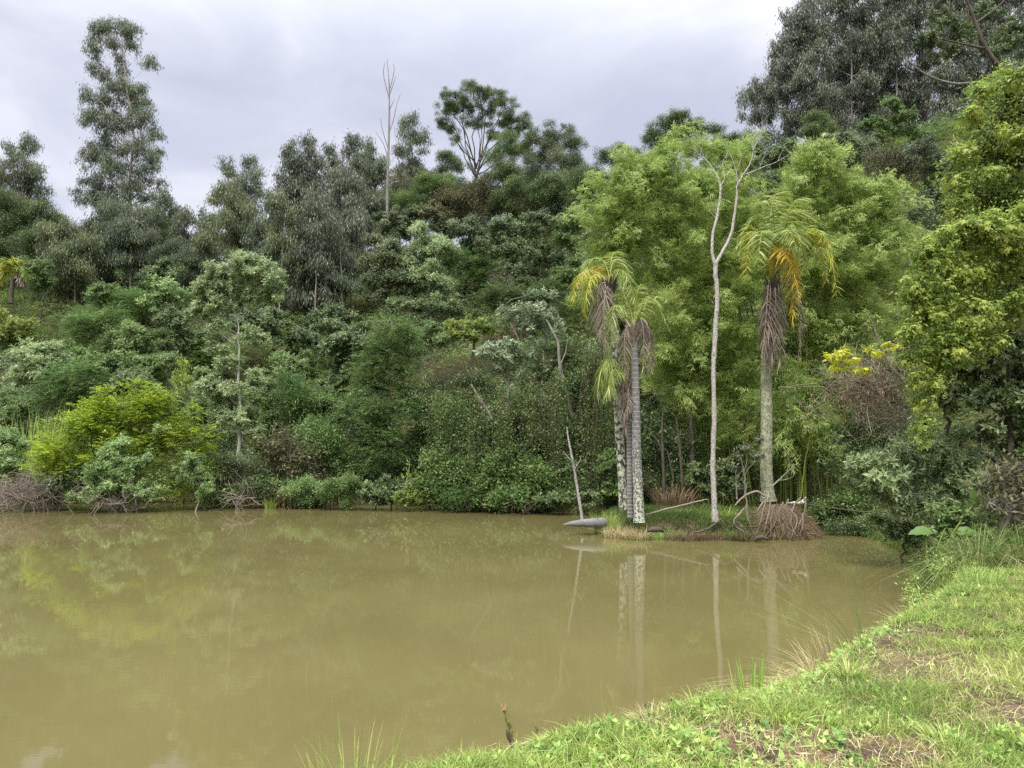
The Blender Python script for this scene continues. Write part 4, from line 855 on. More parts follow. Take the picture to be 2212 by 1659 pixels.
 ('slope_bush', 'shaded bush behind the pale tree canopy', 40, 560, [(555, 690, 36, 26), (590, 700, 32, 26), (530, 700, 30, 24)], 'dark', dict(cat='bush')),
 ('slope_bush', 'green bush seen through the pale tree crown on its left', 38, 440, [(430, 760, 34, 26), (460, 780, 34, 26), (420, 790, 30, 24)], 'feather', dict(cat='bush')),
 ('thin_sapling', 'thin sapling with sparse yellow leaves over the yellow green bush', 28, 402, [(395, 790, 16, 18), (388, 815, 18, 16), (405, 825, 16, 16), (392, 845, 12, 12)], 'mid', dict(lai=1.7, tr=.03, leaf='vine', fl='droop', path=[(402, 900), (404, 850), (396, 800)], size=.9)),
 # --- right hand side background
 ('leafy_tree', 'round dark leaved tree in front of the left part of the gum grove', 50, 1770, [(1765, 262, 26, 18), (1785, 282, 28, 18), (1755, 290, 24, 16)], 'dark', dict(lai=4, size=1.1)),
 ('leafy_tree', 'light green broad leaved tree in front of the middle of the gum grove', 47, 1930, [(1925, 225, 24, 18), (1950, 248, 32, 18), (1885, 268, 26, 16), (1920, 272, 34, 18), (1975, 290, 30, 20), (1900, 300, 30, 16)], 'mid', dict(lai=3.6, size=1.2)),
 ('leafy_tree', 'grey twiggy tree with pale thin stems right above the bamboo', 40, 1935, [(1900, 340, 34, 22), (1945, 350, 36, 24), (1920, 380, 40, 26), (1975, 370, 32, 30)], 'rust', dict(lai=2.0, fl='loose', bare=5, bark='white', tr=.08, path=[(1945, 470), (1945, 400), (1942, 340)])),
 ('leafy_tree', 'dark tree in the gap between the grove and the vine draped tree', 38, 2010, [(1990, 330, 34, 30), (2025, 370, 34, 36), (2000, 430, 40, 40), (2040, 460, 30, 40)], 'dark', dict(lai=3.2, leaf='gum')),
 ('leafy_tree', 'brown green twiggy tree in shade right of the bamboo', 32, 1985, [(1965, 450, 34, 28), (1995, 500, 36, 32), (1960, 520, 34, 28), (2030, 520, 34, 34)], 'rust', dict(lai=2.6, fl='loose', bare=3, leaf='olive')),
 ('leafy_tree', 'dark green tree showing over the right bamboo', 40, 1700, [(1690, 330, 40, 26), (1735, 320, 36, 24), (1660, 345, 30, 26), (1720, 355, 40, 26)], 'dark', dict(lai=3.6)),
 ('leafy_tree', 'dark tree in the cleft between the two bamboos', 36, 1665, [(1655, 395, 30, 30), (1685, 410, 26, 30), (1660, 440, 28, 26), (1625, 330, 24, 22)], 'dark', dict(lai=3.6)),
 ('leafy_tree', 'mixed green tree behind the top right end of the bamboo', 42, 1850, [(1820, 300, 34, 20), (1860, 320, 36, 22), (1840, 345, 34, 22)], 'olive', dict(lai=3.2)),
 ('leafy_tree', 'bright leaved tree high in the top right corner before the grove', 34, 2110, [(2030, 45, 34, 26), (2075, 80, 40, 28), (2010, 85, 26, 24), (2160, 110, 40, 26), (2195, 60, 40, 30), (2130, 30, 40, 26), (2040, 110, 30, 20), (2240, 120, 40, 40)], 'mid', dict(lai=2.4, tr=.16, leaf='dark', bark='dark', path=[(2190, 400), (2160, 180), (2120, 90), (2085, 10)], bare=1)),
]
for (k_, l_, Y_, bx_, bl_, sp_, kw) in TREES:
    grp = G_SLOPE if k_ == 'slope_bush' else G_GUM if k_ == 'gum_tree' else None
    kw = dict(kw)
    kw.setdefault('group', grp)
    plant(k_, l_, Y_, bx_, bl_, sp_, **kw)

# grove of tall gum trees, top right: each tree its own trunk and hanging clumps
grove = [(1640, 215, 62, 'short outer gum tree forming the left tip of the tall grove', [(1620, 215, 26, 24), (1648, 195, 24, 26), (1630, 255, 30, 22), (1660, 240, 24, 24)]),
         (1695, 60, 62, 'slanting edge gum tree, second from the left in the tall grove', None),
         (1742, -10, 60, 'gum tree third from the left in the tall grove', None),
         (1792, -60, 64, 'gum tree fourth from the left in the grove, bright gaps on both sides', None),
         (1842, -60, 61, 'gum tree in the grove left above the light green broad leaved tree', None),
         (1895, -60, 63, 'gum tree in the grove directly behind the light green broad leaved tree', None),
         (1945, -60, 60, 'heavy weeping gum tree in the grove right above the light green tree', None),
         (1998, -60, 62, 'gum tree in the grove in front of the gap left of the vine draped tree', None),
         (2052, -60, 58, 'gum tree in the grove crossed by the horizontal branch', None),
         (2108, -60, 62, 'gum tree in the grove behind the bright leaved corner tree', None),
         (2165, -60, 60, 'reddish stemmed gum tree near the right edge of the grove', None),
         (2222, -60, 62, 'gum tree of the grove cut by the right picture edge', None)]
for gi, (x_, yt, Y_, lab, bl) in enumerate(grove):
    rr = rg(lab)
    if bl is None:
        bl = []
        y_ = yt + 20
        while y_ < (300 if gi < 8 else 400):
            t = (y_ - yt) / 300
            bl.append((x_ + rr.uniform(-26, 26), y_, rr.uniform(22, 38) * (.75 + .3 * min(1, t + (yt < 0))), rr.uniform(24, 36)))
            if rr.uniform() < .6:
                bl.append((x_ + rr.choice([-1, 1]) * rr.uniform(26, 40), y_ + rr.uniform(5, 30), rr.uniform(14, 24), rr.uniform(16, 28)))
            y_ += rr.uniform(26, 40)
    plant('gum_tree', lab, Y_, x_, bl, 'gumb', group=G_GROVE, tr=.17, path=[(x_ + 3, 420), (x_ + rr.uniform(-8, 8), 200), (x_ + rr.uniform(-12, 12), max(yt + 35, -60))], lai=2.7, nc=11, crad=.38, bark='grey', bare=.5)

# second pale stem of the very tall gum
# bare pole tree
def wood_thing(kind, label, cat, base, parts, group=None):
    root = empty(kind, base, label, cat, group)
    for nm, acc, bm in parts:
        acc.build(nm, BM[bm], root, smooth=True)
    return root
rng = rg('pole')
a = Acc().add(*pxlimb([(836, 480), (837, 400), (840, 300), (841, 215), (840, 170), (836, 128)], 52, [3.2, 2.8, 2.3, 1.6, 1.0, .5], n=16))
for pts in [[(839, 290), (850, 260), (857, 225), (865, 203)], [(841, 195), (848, 170), (852, 148), (848, 138)], [(840, 210), (828, 160), (832, 135)], [(838, 340), (828, 310), (812, 285)], [(838, 320), (826, 280), (822, 255)],
            [(838, 360), (820, 335), (808, 315)], [(840, 240), (852, 215)], [(841, 205), (850, 180), (855, 165)]]:
    a.add(*pxlimb(pts, 52, [1.1, .45], n=6, sides=4))
wood_thing('bare_tree', 'thin leafless pole tree rising above the central skyline', 'tree', at(836, 480, 52), [('trunk', a, 'grey')])

# undergrowth over the whole slope
rng = rg('undergrowth')
N0 = 210000
Yv = rng.uniform(11, 67, N0); bv = rng.uniform(-.82, .82, N0); Xv = bv * Yv
sdv = sdist(POND, Xv, Yv)
kp = (sdv > .15) & ((Yv > 20) | (Xv > 6.3))
Xv, Yv, sdv = Xv[kp], Yv[kp], sdv[kp]
hh = vnoise(Xv, Yv, .45, 5) ** 1.4 * .75 + vnoise(Xv, Yv, 1.1, 6) * .45
tall = np.where(Yv > 30, 2.2, np.where(Yv > 24.5, 1.3, .55)) * np.where(vnoise(Xv, Yv, .12, 8) > .45, 1.0, .6)
P = np.stack([Xv, Yv, ground(Xv, Yv) + hh * tall * rng.uniform(.05, 1, len(Xv)) ** .5 + .04], -1)
Ax = rng.normal(0, .7, P.shape) + [0, -.6, .8]
tn = vnoise(Xv, Yv, .35, 9) + rng.normal(0, .05, len(Xv))
tt_ = np.clip(vnoise(Xv, Yv, .7, 19) * .7 + rng.normal(.15, .12, len(Xv)), 0, 1)
sz_ = (Yv > 24)
for nm_, lo, hi, mt, knd, L_, W_, k_, lab_ in [('undergrowth', -9, .36, 'dark', 'rosette', .17, .07, 6, 'dark leafy undergrowth between the trees on the slope'),
        ('undergrowth', .36, .56, 'mid', 'rosette', .15, .06, 6, 'fresher green leafy undergrowth in patches on the slope'),
        ('ferns', .56, 9, 'fern', 'pinnate', .15, .05, 12, 'bracken ferns covering the open slope under the gum trees')]:
    ac_ = Acc()
    for far_, sc_ in ((True, 1.0), (False, .6)):
        q_ = (tn > lo) & (tn <= hi) & (sz_ == far_)
        fol(knd, P[q_], Ax[q_], tt_[q_], rng, L_ * sc_, W_ * sc_, k_, rach=.6 * sc_, acc=ac_)
    tag(ac_.build(nm_, LM[mt]), lab_, nm_, kind='stuff')
    NL[0] += ac_.n // 4
# ------------------------------------------------------------------ bamboo
def bamboo(label, Y, base, arcs, blobs, nculm, spr, group='bamboo clumps behind the island', hang=.3, tint=(.25, .9)):
    rng = rg(label)
    B = gp(at(base[0], 900, Y)[0], Y)
    root = empty('bamboo_clump', B, label, 'bamboo', group)
    C = np.array([at(q[0], q[1], Y + rng.uniform(-.25, .25) * q[2] * px(Y) + (q[4] if len(q) > 4 else 0)) for q in blobs])
    Rx = np.array([q[2] for q in blobs]) * px(Y); Rz = np.array([q[3] for q in blobs]) * px(Y); Ry = np.minimum(np.sqrt(Rx * Rz), 1.7)
    fo = Acc(); tipP = []; tipA = []
    wts = Rx * Rz; wts /= wts.sum()
    for j in range(nculm):
        i = rng.choice(len(C), p=wts)
        d = nrm(rng.normal(0, 1, 3)) * rng.uniform(.2, .95)
        tip = C[i] + d * [Rx[i], Ry[i], Rz[i]]
        b0 = B + [rng.uniform(-1, 1) * base[2] * px(Y), rng.uniform(-.6, .9), -.1]
        b0[2] = float(ground(b0[0:1], b0[1:2])[0]) - .05
        hgt = tip[2] - b0[2]
        mid = b0 + [(tip[0] - b0[0]) * .22, (tip[1] - b0[1]) * .3, hgt * .58]
        m2 = b0 + [(tip[0] - b0[0]) * .62, (tip[1] - b0[1]) * .65, hgt * .95]
        Pp = smooth_path([b0, mid, m2, tip], 14)
        a = Acc().add(*tubes(Pp, np.linspace(.030, .006, 14) * rng.uniform(.7, 1.1), 6))
        a.build('culm', BM['culm'], root, smooth=True)
        # leafy plume along the arching end of the culm
        m_ = 95
        s_ = rng.uniform(.5, 1, m_) ** .8
        q_ = np.stack([np.interp(s_, np.linspace(0, 1, 14), Pp[:, c3]) for c3 in range(3)], -1)
        dr = nrm(Pp[-1] - Pp[-3])
        tipP.append(q_ + rng.normal(0, .20, (m_, 3)) * (1.15 - s_[:, None] * .6) + [0, 0, -.05])
        tipA.append(dr * .9 + rng.normal(0, .45, (m_, 3)) + [0, 0, -.1])
    # leafy twigs: clumps of sprays in every blob
    tw = Acc()
    for i in range(len(C)):
        nc_ = 60
        d = nrm(rng.normal(0, 1, (nc_, 3)) + [0, -.35, .1])
        q = C[i] + d * rng.uniform(.15, 1, (nc_, 1)) ** .6 * np.array([Rx[i], Ry[i], Rz[i]])
        rc = .25 * math.sqrt(Rx[i] * Rz[i]) * rng.uniform(.6, 1.3, nc_)
        t = rng.uniform(*tint, nc_)
        ns = int(spr * math.pi * Rx[i] * Rz[i])
        idx = rng.choice(nc_, ns, p=rc ** 2 / (rc ** 2).sum())
        d2 = nrm(rng.normal(0, 1, (ns, 3)))
        P = q[idx] + d2 * rng.uniform(0, 1, (ns, 1)) ** .5 * rc[idx][:, None] * [1.25, 1.1, .8]
        out_ = nrm(P - (C[i] - [0, 0, .6 * Rz[i]]))
        ax = out_ * .8 + d2 * .45 + rng.normal(0, .25, (ns, 3)) + [0, 0, .28]
        kp = P[:, 2] > np.maximum(ground(P[:, 0], P[:, 1]), 0) + .1
        fol('bamboo', P[kp], ax[kp], t[idx][kp] + rng.normal(0, .12, kp.sum()), rng, .165, .021, 7, acc=fo)
        j = rng.integers(0, ns, 30)
        tw.add(*branches(q[idx[j]], P[j] + ax[j] * .15, .006, .002, rng, .12, 4, 3))
    # arching plumes that break the outline
    for j in range(int(nculm * 3.8)):
        i = rng.choice(len(C), p=wts)
        d = nrm(rng.normal(0, 1, 3) + [0, -.5, .5])
        p0 = C[i] + d * [Rx[i], Ry[i], Rz[i]] * rng.uniform(.55, .9)
        o_ = nrm(d * [1, 1, .4] + rng.normal(0, .25, 3)); ln = rng.uniform(.6, 1.3)
        s_ = rng.uniform(0, 1, 58)[:, None]
        q_ = p0 + o_ * ln * s_ + np.array([0, 0, 1.0]) * ln * (.75 * s_ - .85 * s_ ** 2)
        tipP.append(q_ + rng.normal(0, .12, q_.shape)); tipA.append(o_ + np.array([0, 0, 1.0]) * (.75 - 1.7 * s_) + rng.normal(0, .35, q_.shape))
        tw.add(*limb([p0, p0 + o_ * ln * .5 + [0, 0, ln * .16], p0 + o_ * ln + [0, 0, -.1 * ln]], [.007, .005, .002], n=6, sides=3))
    tipP = np.concatenate(tipP); tipA = np.concatenate(tipA)
    fol('bamboo', tipP, tipA, np.clip(rng.normal(.58, .22, len(tipP)), 0, 1), rng, .165, .021, 7, acc=fo)
    tag(tw.build('twigs', BM['culm'], root), kind='stuff')
    fo.build('foliage', LM['bamboo'], root)
    NL[0] += fo.n // 4
bamboo('huge arching bamboo clump left of the forked white tree, behind the palms', 23.5, (1600, 1080, 95), None,
       [(1320, 470, 60, 50), (1375, 400, 60, 44), (1340, 450, 60, 44), (1420, 380, 60, 40), (1350, 410, 60, 50), (1400, 365, 60, 46), (1460, 330, 60, 36), (1520, 325, 50, 34), (1575, 345, 50, 40), (1300, 545, 46, 50), (1370, 480, 80, 70), (1460, 420, 90, 70), (1550, 420, 70, 70),
        (1400, 560, 90, 80), (1500, 520, 90, 90), (1590, 500, 60, 80), (1290, 620, 34, 30), (1440, 660, 90, 80), (1540, 640, 90, 90), (1610, 600, 60, 80), (1480, 760, 80, 70), (1580, 750, 80, 80), (1440, 800, 60, 60),
        (1500, 860, 70, 60), (1600, 850, 70, 70), (1560, 930, 60, 44), (1640, 960, 44, 50), (1240, 650, 22, 14)], 40, 290)
bamboo('second bamboo clump, spreading right behind the tall palm with the dead skirt', 22.5, (1720, 1080, 80), None,
       [(1745, 350, 40, 30), (1720, 400, 50, 46), (1790, 345, 40, 24), (1800, 400, 70, 46), (1860, 430, 60, 50), (1900, 470, 50, 40), (1760, 470, 80, 70), (1840, 520, 90, 70), (1930, 530, 50, 34), (1960, 505, 34, 18), (1900, 590, 70, 60),
        (1800, 600, 90, 80), (1720, 560, 60, 80), (1860, 680, 70, 70), (1780, 700, 80, 80), (1700, 700, 60, 80), (1820, 790, 70, 60), (1740, 820, 70, 70), (1800, 880, 60, 60), (1720, 940, 60, 60), (1780, 970, 50, 40), (1850, 930, 30, 40), (1690, 1000, 40, 30)], 40, 290)
bamboo('small leaning bamboo shoots at the waterside right of the palm with the dead skirt', 20.5, (1720, 1080, 20), None,
       [(1690, 900, 34, 26), (1760, 850, 30, 24), (1745, 960, 30, 24)], 8, 140)

# ------------------------------------------------------------------ understory behind the island
BACK = [
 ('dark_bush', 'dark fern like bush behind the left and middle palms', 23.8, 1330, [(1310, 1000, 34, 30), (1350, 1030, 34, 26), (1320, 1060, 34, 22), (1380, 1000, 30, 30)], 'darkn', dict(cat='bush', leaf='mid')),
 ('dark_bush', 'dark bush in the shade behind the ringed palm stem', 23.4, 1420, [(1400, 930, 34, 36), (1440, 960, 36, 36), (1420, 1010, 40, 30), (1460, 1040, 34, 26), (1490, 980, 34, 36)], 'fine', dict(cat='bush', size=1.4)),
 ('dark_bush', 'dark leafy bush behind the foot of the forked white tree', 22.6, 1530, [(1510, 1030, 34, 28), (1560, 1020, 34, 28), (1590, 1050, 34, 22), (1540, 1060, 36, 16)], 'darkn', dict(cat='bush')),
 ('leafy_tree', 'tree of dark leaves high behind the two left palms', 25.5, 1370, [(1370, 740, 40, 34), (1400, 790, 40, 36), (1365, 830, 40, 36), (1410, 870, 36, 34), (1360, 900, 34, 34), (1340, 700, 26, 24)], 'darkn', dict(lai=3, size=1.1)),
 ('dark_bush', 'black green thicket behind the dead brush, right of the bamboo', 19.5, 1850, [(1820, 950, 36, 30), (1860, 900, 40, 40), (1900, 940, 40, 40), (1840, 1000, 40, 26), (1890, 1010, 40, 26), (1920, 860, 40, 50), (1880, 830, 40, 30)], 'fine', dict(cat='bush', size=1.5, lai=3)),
 ('bank_herb', 'grassy herbs on the back bank right of the root mound', 19.2, 1800, [(1785, 1095, 30, 16), (1830, 1085, 34, 18), (1870, 1100, 34, 18), (1800, 1118, 34, 12), (1850, 1125, 36, 12)], 'mid', dict(cat='herb', fl='loose', size=.7)),
 ('bank_herb', 'dark herbs at the waterline under the cable, right of the island', 18.3, 1870, [(1820, 1138, 30, 10), (1865, 1140, 34, 12), (1900, 1135, 26, 14)], 'dark', dict(cat='herb', fl='loose', size=.55)),
 ('shrub', 'small sparse shrub with grey leaves just left of the palm with the dead skirt', 18.6, 1615, [(1590, 985, 16, 12), (1612, 965, 14, 12), (1635, 985, 16, 14), (1580, 1010, 10, 8), (1640, 950, 10, 8)], 'darkn', dict(cat='shrub', lai=1.6, tr=.02, size=.8, bark='grey', bare=3, path=[(1612, 1060), (1610, 1020), (1612, 975)])),
]
for (k_, l_, Y_, bx_, bl_, sp_, kw) in BACK:
    plant(k_, l_, Y_, bx_, bl_, sp_, **kw)

def stake(kind, label, pts, Y, r, bm, side=(), cat='tree', sides=7, leafy=None):
    """thin stems and trunks traced at their depth; side = side branches"""
    rng = rg(label)
    b = at(pts[0][0], pts[0][1], Y)
    a = Acc().add(*pxlimb(pts, Y, r, n=22, sides=sides, wob=.006, rng=rng))
    for s_, r_ in side:
        a.add(*pxlimb(s_, Y, r_, n=9, sides=5, wob=.008, rng=rng))
    root = empty(kind, b, label, cat)
    a.build('trunk' if cat == 'tree' else 'stem', BM[bm], root, smooth=True)
    if leafy:
        fo = Acc()
        for (x_, y_, n_, sp_) in leafy:
            la, fk, L, W, k, *_ = SP[sp_]
            c_ = at(x_, y_, Y)
            P = c_ + rng.normal(0, 9 * px(Y), (n_, 3))
            fol(fk, P, rng.normal(0, 1, (n_, 3)), rng.uniform(.2, .8, n_), rng, L * .7, W * .7, k, acc=fo)
        fo.build('crown' if cat == 'tree' else 'foliage', LM[la], root)
    return root

# ------------------------------------------------------------------ the forked white tree on the island
TY = 17.9
rng = rg('white')
b0 = at(1545, 1122, TY)
root = empty('bare_tree', b0, 'tall leafless white barked tree forking high above the island', 'tree')
a = Acc().add(*pxlimb([(1545, 1126), (1543, 1090), (1540, 1000), (1543, 900), (1541, 800), (1546, 700), (1550, 640), (1546, 600), (1545, 568)], TY, [8.2, 6.0, 5.4, 5.1, 4.8, 5.1, 4.3, 4.9, 5.2], n=40, sides=12, wob=.007, rng=rng))
TRK = a
def wl(pts, r, n=18, sides=7):
    return pxlimb(pts, TY, r, n=n, sides=sides, wob=.008, rng=rng)
limbs_ = [([(1545, 572), (1538, 545), (1541, 500), (1551, 460), (1556, 402), (1545, 375), (1530, 350), (1512, 335), (1500, 322)], [4.2, 3.3, 2.9, 2.7, 2.2, 1.5, 1.1, .7, .4]),
          ([(1545, 572), (1560, 545), (1578, 510), (1586, 470), (1591, 425), (1593, 400), (1605, 378), (1620, 352), (1627, 325), (1626, 290), (1638, 268)], [4.2, 3.6, 3.2, 2.9, 2.4, 1.9, 1.6, 1.1, .8, .5, .3])]
for i_, (p_, r_) in enumerate(limbs_):
    Acc().add(*wl(p_, r_, 26, 9)).build('limb', BM['white'], root, smooth=True)
tw_ = TRK
for p_, r_ in [([(1530, 350), (1518, 335), (1506, 300)], [2, 1.2, .6]), ([(1556, 402), (1566, 385), (1560, 350), (1572, 330), (1556, 300)], [2.5, 2, 1.5, 1, .6]),
               ([(1593, 400), (1590, 370), (1580, 340), (1570, 318)], [2.4, 1.8, 1.2, .6]), ([(1605, 378), (1640, 365), (1680, 348), (1710, 330)], [2.4, 1.8, 1.2, .5]),
               ([(1627, 325), (1640, 295), (1655, 275), (1658, 255)], [1.8, 1.2, .8, .4]), ([(1626, 300), (1612, 275), (1604, 258)], [1.4, .9, .4]),
               ([(1638, 268), (1650, 262), (1662, 245)], [1, .7, .4]), ([(1627, 325), (1618, 290), (1615, 268)], [1.2, .8, .4]),
               ([(1545, 470), (1532, 455), (1520, 452)], [1.4, .9, .4]), ([(1547, 465), (1538, 440), (1540, 425)], [1.2, .8, .4]),
               ([(1500, 322), (1490, 318), (1478, 300)], [1, .7, .3]), ([(1512, 335), (1520, 312), (1534, 300)], [1, .7, .3]), ([(1640, 365), (1650, 340), (1668, 325)], [1.2, .8, .3]),
               ([(1541, 655), (1530, 640)], [1.5, .5]), ([(1552, 645), (1563, 632)], [1.5, .5]), ([(1680, 348), (1690, 325), (1705, 312)], [.9, .6, .3]), ([(1590, 370), (1600, 345), (1598, 318)], [1.2, .8, .3])]:
    tw_.add(*wl(p_, [q * .52 for q in r_], 10, 5))
tw_.build('trunk', BM['white'], root, smooth=True)

# ------------------------------------------------------------------ palms
def frond(root, p0, p1, p2, Y, ll, m, droop=.6, n=62, w_=.019, fan=.55, dz=(0, 0, 0), name='frond', r0=.016, seed=0):
    """one feather frond: rachis from p0 over p1 to p2 (px), leaflets ll metres long"""
    rng = rg((label_now[0], p0, p2, seed))
    A, Bq, Cq = at(p0[0], p0[1], Y + dz[0]), at(p1[0], p1[1], Y + dz[1]), at(p2[0], p2[1], Y + dz[2])
    t = np.linspace(0, 1, 15)[:, None]
    Cc = 2 * Bq - (A + Cq) / 2
    curve = A * (1 - t) ** 2 + 2 * Cc * t * (1 - t) + Cq * t ** 2
    fr = Acc().add(*tubes(curve, np.linspace(r0, .003, 15), 5), T=.9)
    tt = np.repeat(np.linspace(.14, .99, n), 2)
    tt = np.clip(tt + rng.normal(0, .006, len(tt)), 0, 1)[:, None]
    P = A * (1 - tt) ** 2 + 2 * Cc * tt * (1 - tt) + Cq * tt ** 2
    tg = nrm(2 * (1 - tt) * (Cc - A) + 2 * tt * (Cq - Cc))
    up = np.array([0, 0, 1.])
    sd = nrm(np.cross(tg, up + rng.normal(0, .02, 3)))
    vertical = np.abs(tg[:, 2:3])
    sdx = np.where(np.abs(sd[:, :1]) < .35, 1, 1)
    sg = np.tile([1., -1.], n)[:, None]
    D = sd * sg * 1.0 + tg * fan + rng.normal(0, .26, P.shape) + np.array([0, 0, -droop * .35])
    D = nrm(D)
    env = np.sin(np.clip(tt[:, 0] * 1.05 + .12, 0, 1) * math.pi * .62) ** .8
    env = np.where(tt[:, 0] > .7, env * (1 - (tt[:, 0] - .7) * 1.6), env)
    L = ll * env * rng.uniform(.55, 1.1, len(P))
    # curved leaflet: three segments bending down
    seg = 4
    s = np.linspace(0, 1, seg + 1)[None, :, None]
    Cv = P[:, None] + L[:, None, None] * (D[:, None] * s + np.array([0, 0, -1.0]) * droop * s ** 2 * .75)
    N = nrm(np.cross(D, up + rng.normal(0, .8, P.shape)))[:, None]
    wd = w_ * (np.sin(np.clip(s * .9 + .18, 0, 1) * math.pi) ** .6) * .5
    V = np.stack([Cv - N * wd, Cv + N * wd], 2).reshape(len(P), (seg + 1) * 2, 3)
    b = np.arange(len(P))[:, None] * (seg + 1) * 2; k = np.arange(seg)[None] * 2
    fr.add(V.reshape(-1, 3), np.stack([b + k, b + k + 1, b + k + 3, b + k + 2], -1).reshape(-1, 4), np.repeat(np.clip(rng.normal(.5, .22, len(P)), 0, 1), seg))
    return fr.build(name, LM[m], root)
label_now = ['']
def palm(label, Y, tpts, r, bm, fr, crown=None, group='palms on the island'):
    label_now[0] = label
    rng = rg(label)
    root = empty('palm_tree', at(tpts[0][0], tpts[0][1], Y), label, 'palm', group)
    pts = [at(p[0], p[1], Y) for p in tpts]
    n = 90
    P = smooth_path(pts, n)
    rr = np.interp(np.linspace(0, 1, n), np.linspace(0, 1, len(r)), r) * px(Y)
    rr = rr * (1 + .035 * (np.arange(n) % 3 == 0) + rng.normal(0, .012, n))
    Acc().add(*tubes(P, rr, 14)).build('trunk', BM[bm], root, smooth=True)
    if crown:
        # the leaf bases at the top of the stem
        a = Acc()
        for j in range(16):
            an = j * 2.4; top = P[-1] + [0, 0, -.02 * j]
            d = np.array([math.cos(an), math.sin(an), 0])
            a.add(*limb([top - [0, 0, .3], top + d * .09 - [0, 0, .05], top + d * .22 + [0, 0, .22]], [.05, .045, .02], n=6, sides=5))
        a.build('leaf_base', BM[crown], root, smooth=True)
    for f in fr:
        frond(root, *f[0], Y, f[1], f[2], **(f[3] if len(f) > 3 else {}))
    return root
S_ = dict
# left palm: lichen blotched, yellow and dead fronds hanging on its left
palm('white and black lichen blotched palm, left of the three close together on the island', 18.3,
     [(1348, 1100), (1345, 1060), (1342, 1000), (1336, 900), (1332, 800), (1330, 730), (1322, 660), (1316, 610)], [11, 9, 9, 9.5, 9.8, 9, 8, 7], 'lichen',
     [(((1316, 612), (1262, 585), (1238, 650)), .42, 'palmy', S_(droop=.6, dz=(0, -.4, -.5))),
      (((1316, 612), (1278, 600), (1262, 690)), .38, 'palmy', S_(droop=.6, dz=(0, -.7, -.8))),
      (((1316, 615), (1292, 630), (1300, 735)), .45, 'palmd', S_(droop=1.1, dz=(0, -.3, -.4))),
      (((1318, 618), (1305, 650), (1310, 760)), .42, 'palmd', S_(droop=1.1, dz=(0, -.5, -.6))),
      (((1318, 612), (1300, 560), (1268, 570)), .48, 'palmg', S_(dz=(0, .3, .6))),
      (((1318, 610), (1330, 560), (1362, 600)), .48, 'palmg', S_(dz=(0, .2, .4))),
      (((1318, 610), (1322, 555), (1335, 545)), .44, 'palmg', S_(dz=(0, .5, 1.2))),
      (((1318, 612), (1345, 585), (1372, 650)), .44, 'palmg', S_(dz=(0, -.4, -.7))),
      (((1316, 612), (1300, 575), (1250, 610)), .55, 'palmo', S_(dz=(0, .5, 1.)))], 'dark')
# ringed palm in front
palm('tall grey ringed palm with lichen low on its stem, right of the three close together', 17.7,
     [(1381, 1128), (1380, 1100), (1376, 1000), (1374, 900), (1372, 800), (1370, 720), (1369, 705)], [12.5, 11, 10, 9, 8, 7, 6.5], 'ring',
     [(((1369, 705), (1345, 640), (1305, 665)), .38, 'palmg', S_(dz=(0, .3, .6))),
      (((1369, 705), (1330, 660), (1322, 740)), .38, 'palmg', S_(dz=(0, -.4, -.6), droop=.9)),
      (((1369, 705), (1352, 650), (1345, 620)), .38, 'palmg', S_(dz=(0, .8, 1.6))),
      (((1369, 705), (1400, 640), (1438, 700)), .38, 'palmg', S_(dz=(0, .3, .5), droop=.9)),
      (((1369, 705), (1395, 655), (1420, 640)), .38, 'palmg', S_(dz=(0, -.8, -1.4))),
      (((1369, 705), (1375, 640), (1385, 615)), .36, 'palmg', S_(dz=(0, .2, .4))),
      (((1372, 708), (1398, 700), (1406, 800)), .30, 'palmd', S_(droop=1.2, dz=(0, -.2, -.3))),
      (((1372, 708), (1388, 700), (1390, 810)), .28, 'palmd', S_(droop=1.2, dz=(0, -.4, -.5))),
      (((1367, 708), (1350, 720), (1352, 810)), .30, 'palmd', S_(droop=1.2, dz=(0, -.2, -.3)))], 'wood')
tag(bpy.data.objects[-1]) if False else None
palm('thin short palm squeezed between the lichen blotched and the ringed one', 18.0,
     [(1361, 1118), (1360, 1050), (1359, 950), (1357, 880), (1354, 822)], [6.5, 6, 5.5, 5, 5], 'ringn',
     [(((1354, 825), (1315, 775), (1290, 850)), .5, 'palmg', S_(droop=1, dz=(0, -.2, -.3))),
      (((1354, 825), (1325, 800), (1312, 860)), .45, 'palmg', S_(droop=1, dz=(0, -.5, -.6))),
      (((1354, 825), (1335, 770), (1318, 780)), .5, 'palmg', S_(dz=(0, .4, .8))),
      (((1354, 825), (1370, 775), (1392, 800)), .45, 'palmg', S_(dz=(0, .4, .8))),
      (((1354, 825), (1360, 770), (1365, 750)), .45, 'palmg', S_(dz=(0, .1, .2))),
      (((1354, 828), (1346, 840), (1352, 935)), .3, 'palmd', S_(droop=1.2, dz=(0, -.2, -.25))),
      (((1354, 828), (1358, 850), (1350, 900)), .28, 'palmd', S_(droop=1.2, dz=(0, -.3, -.35)))], 'wood')
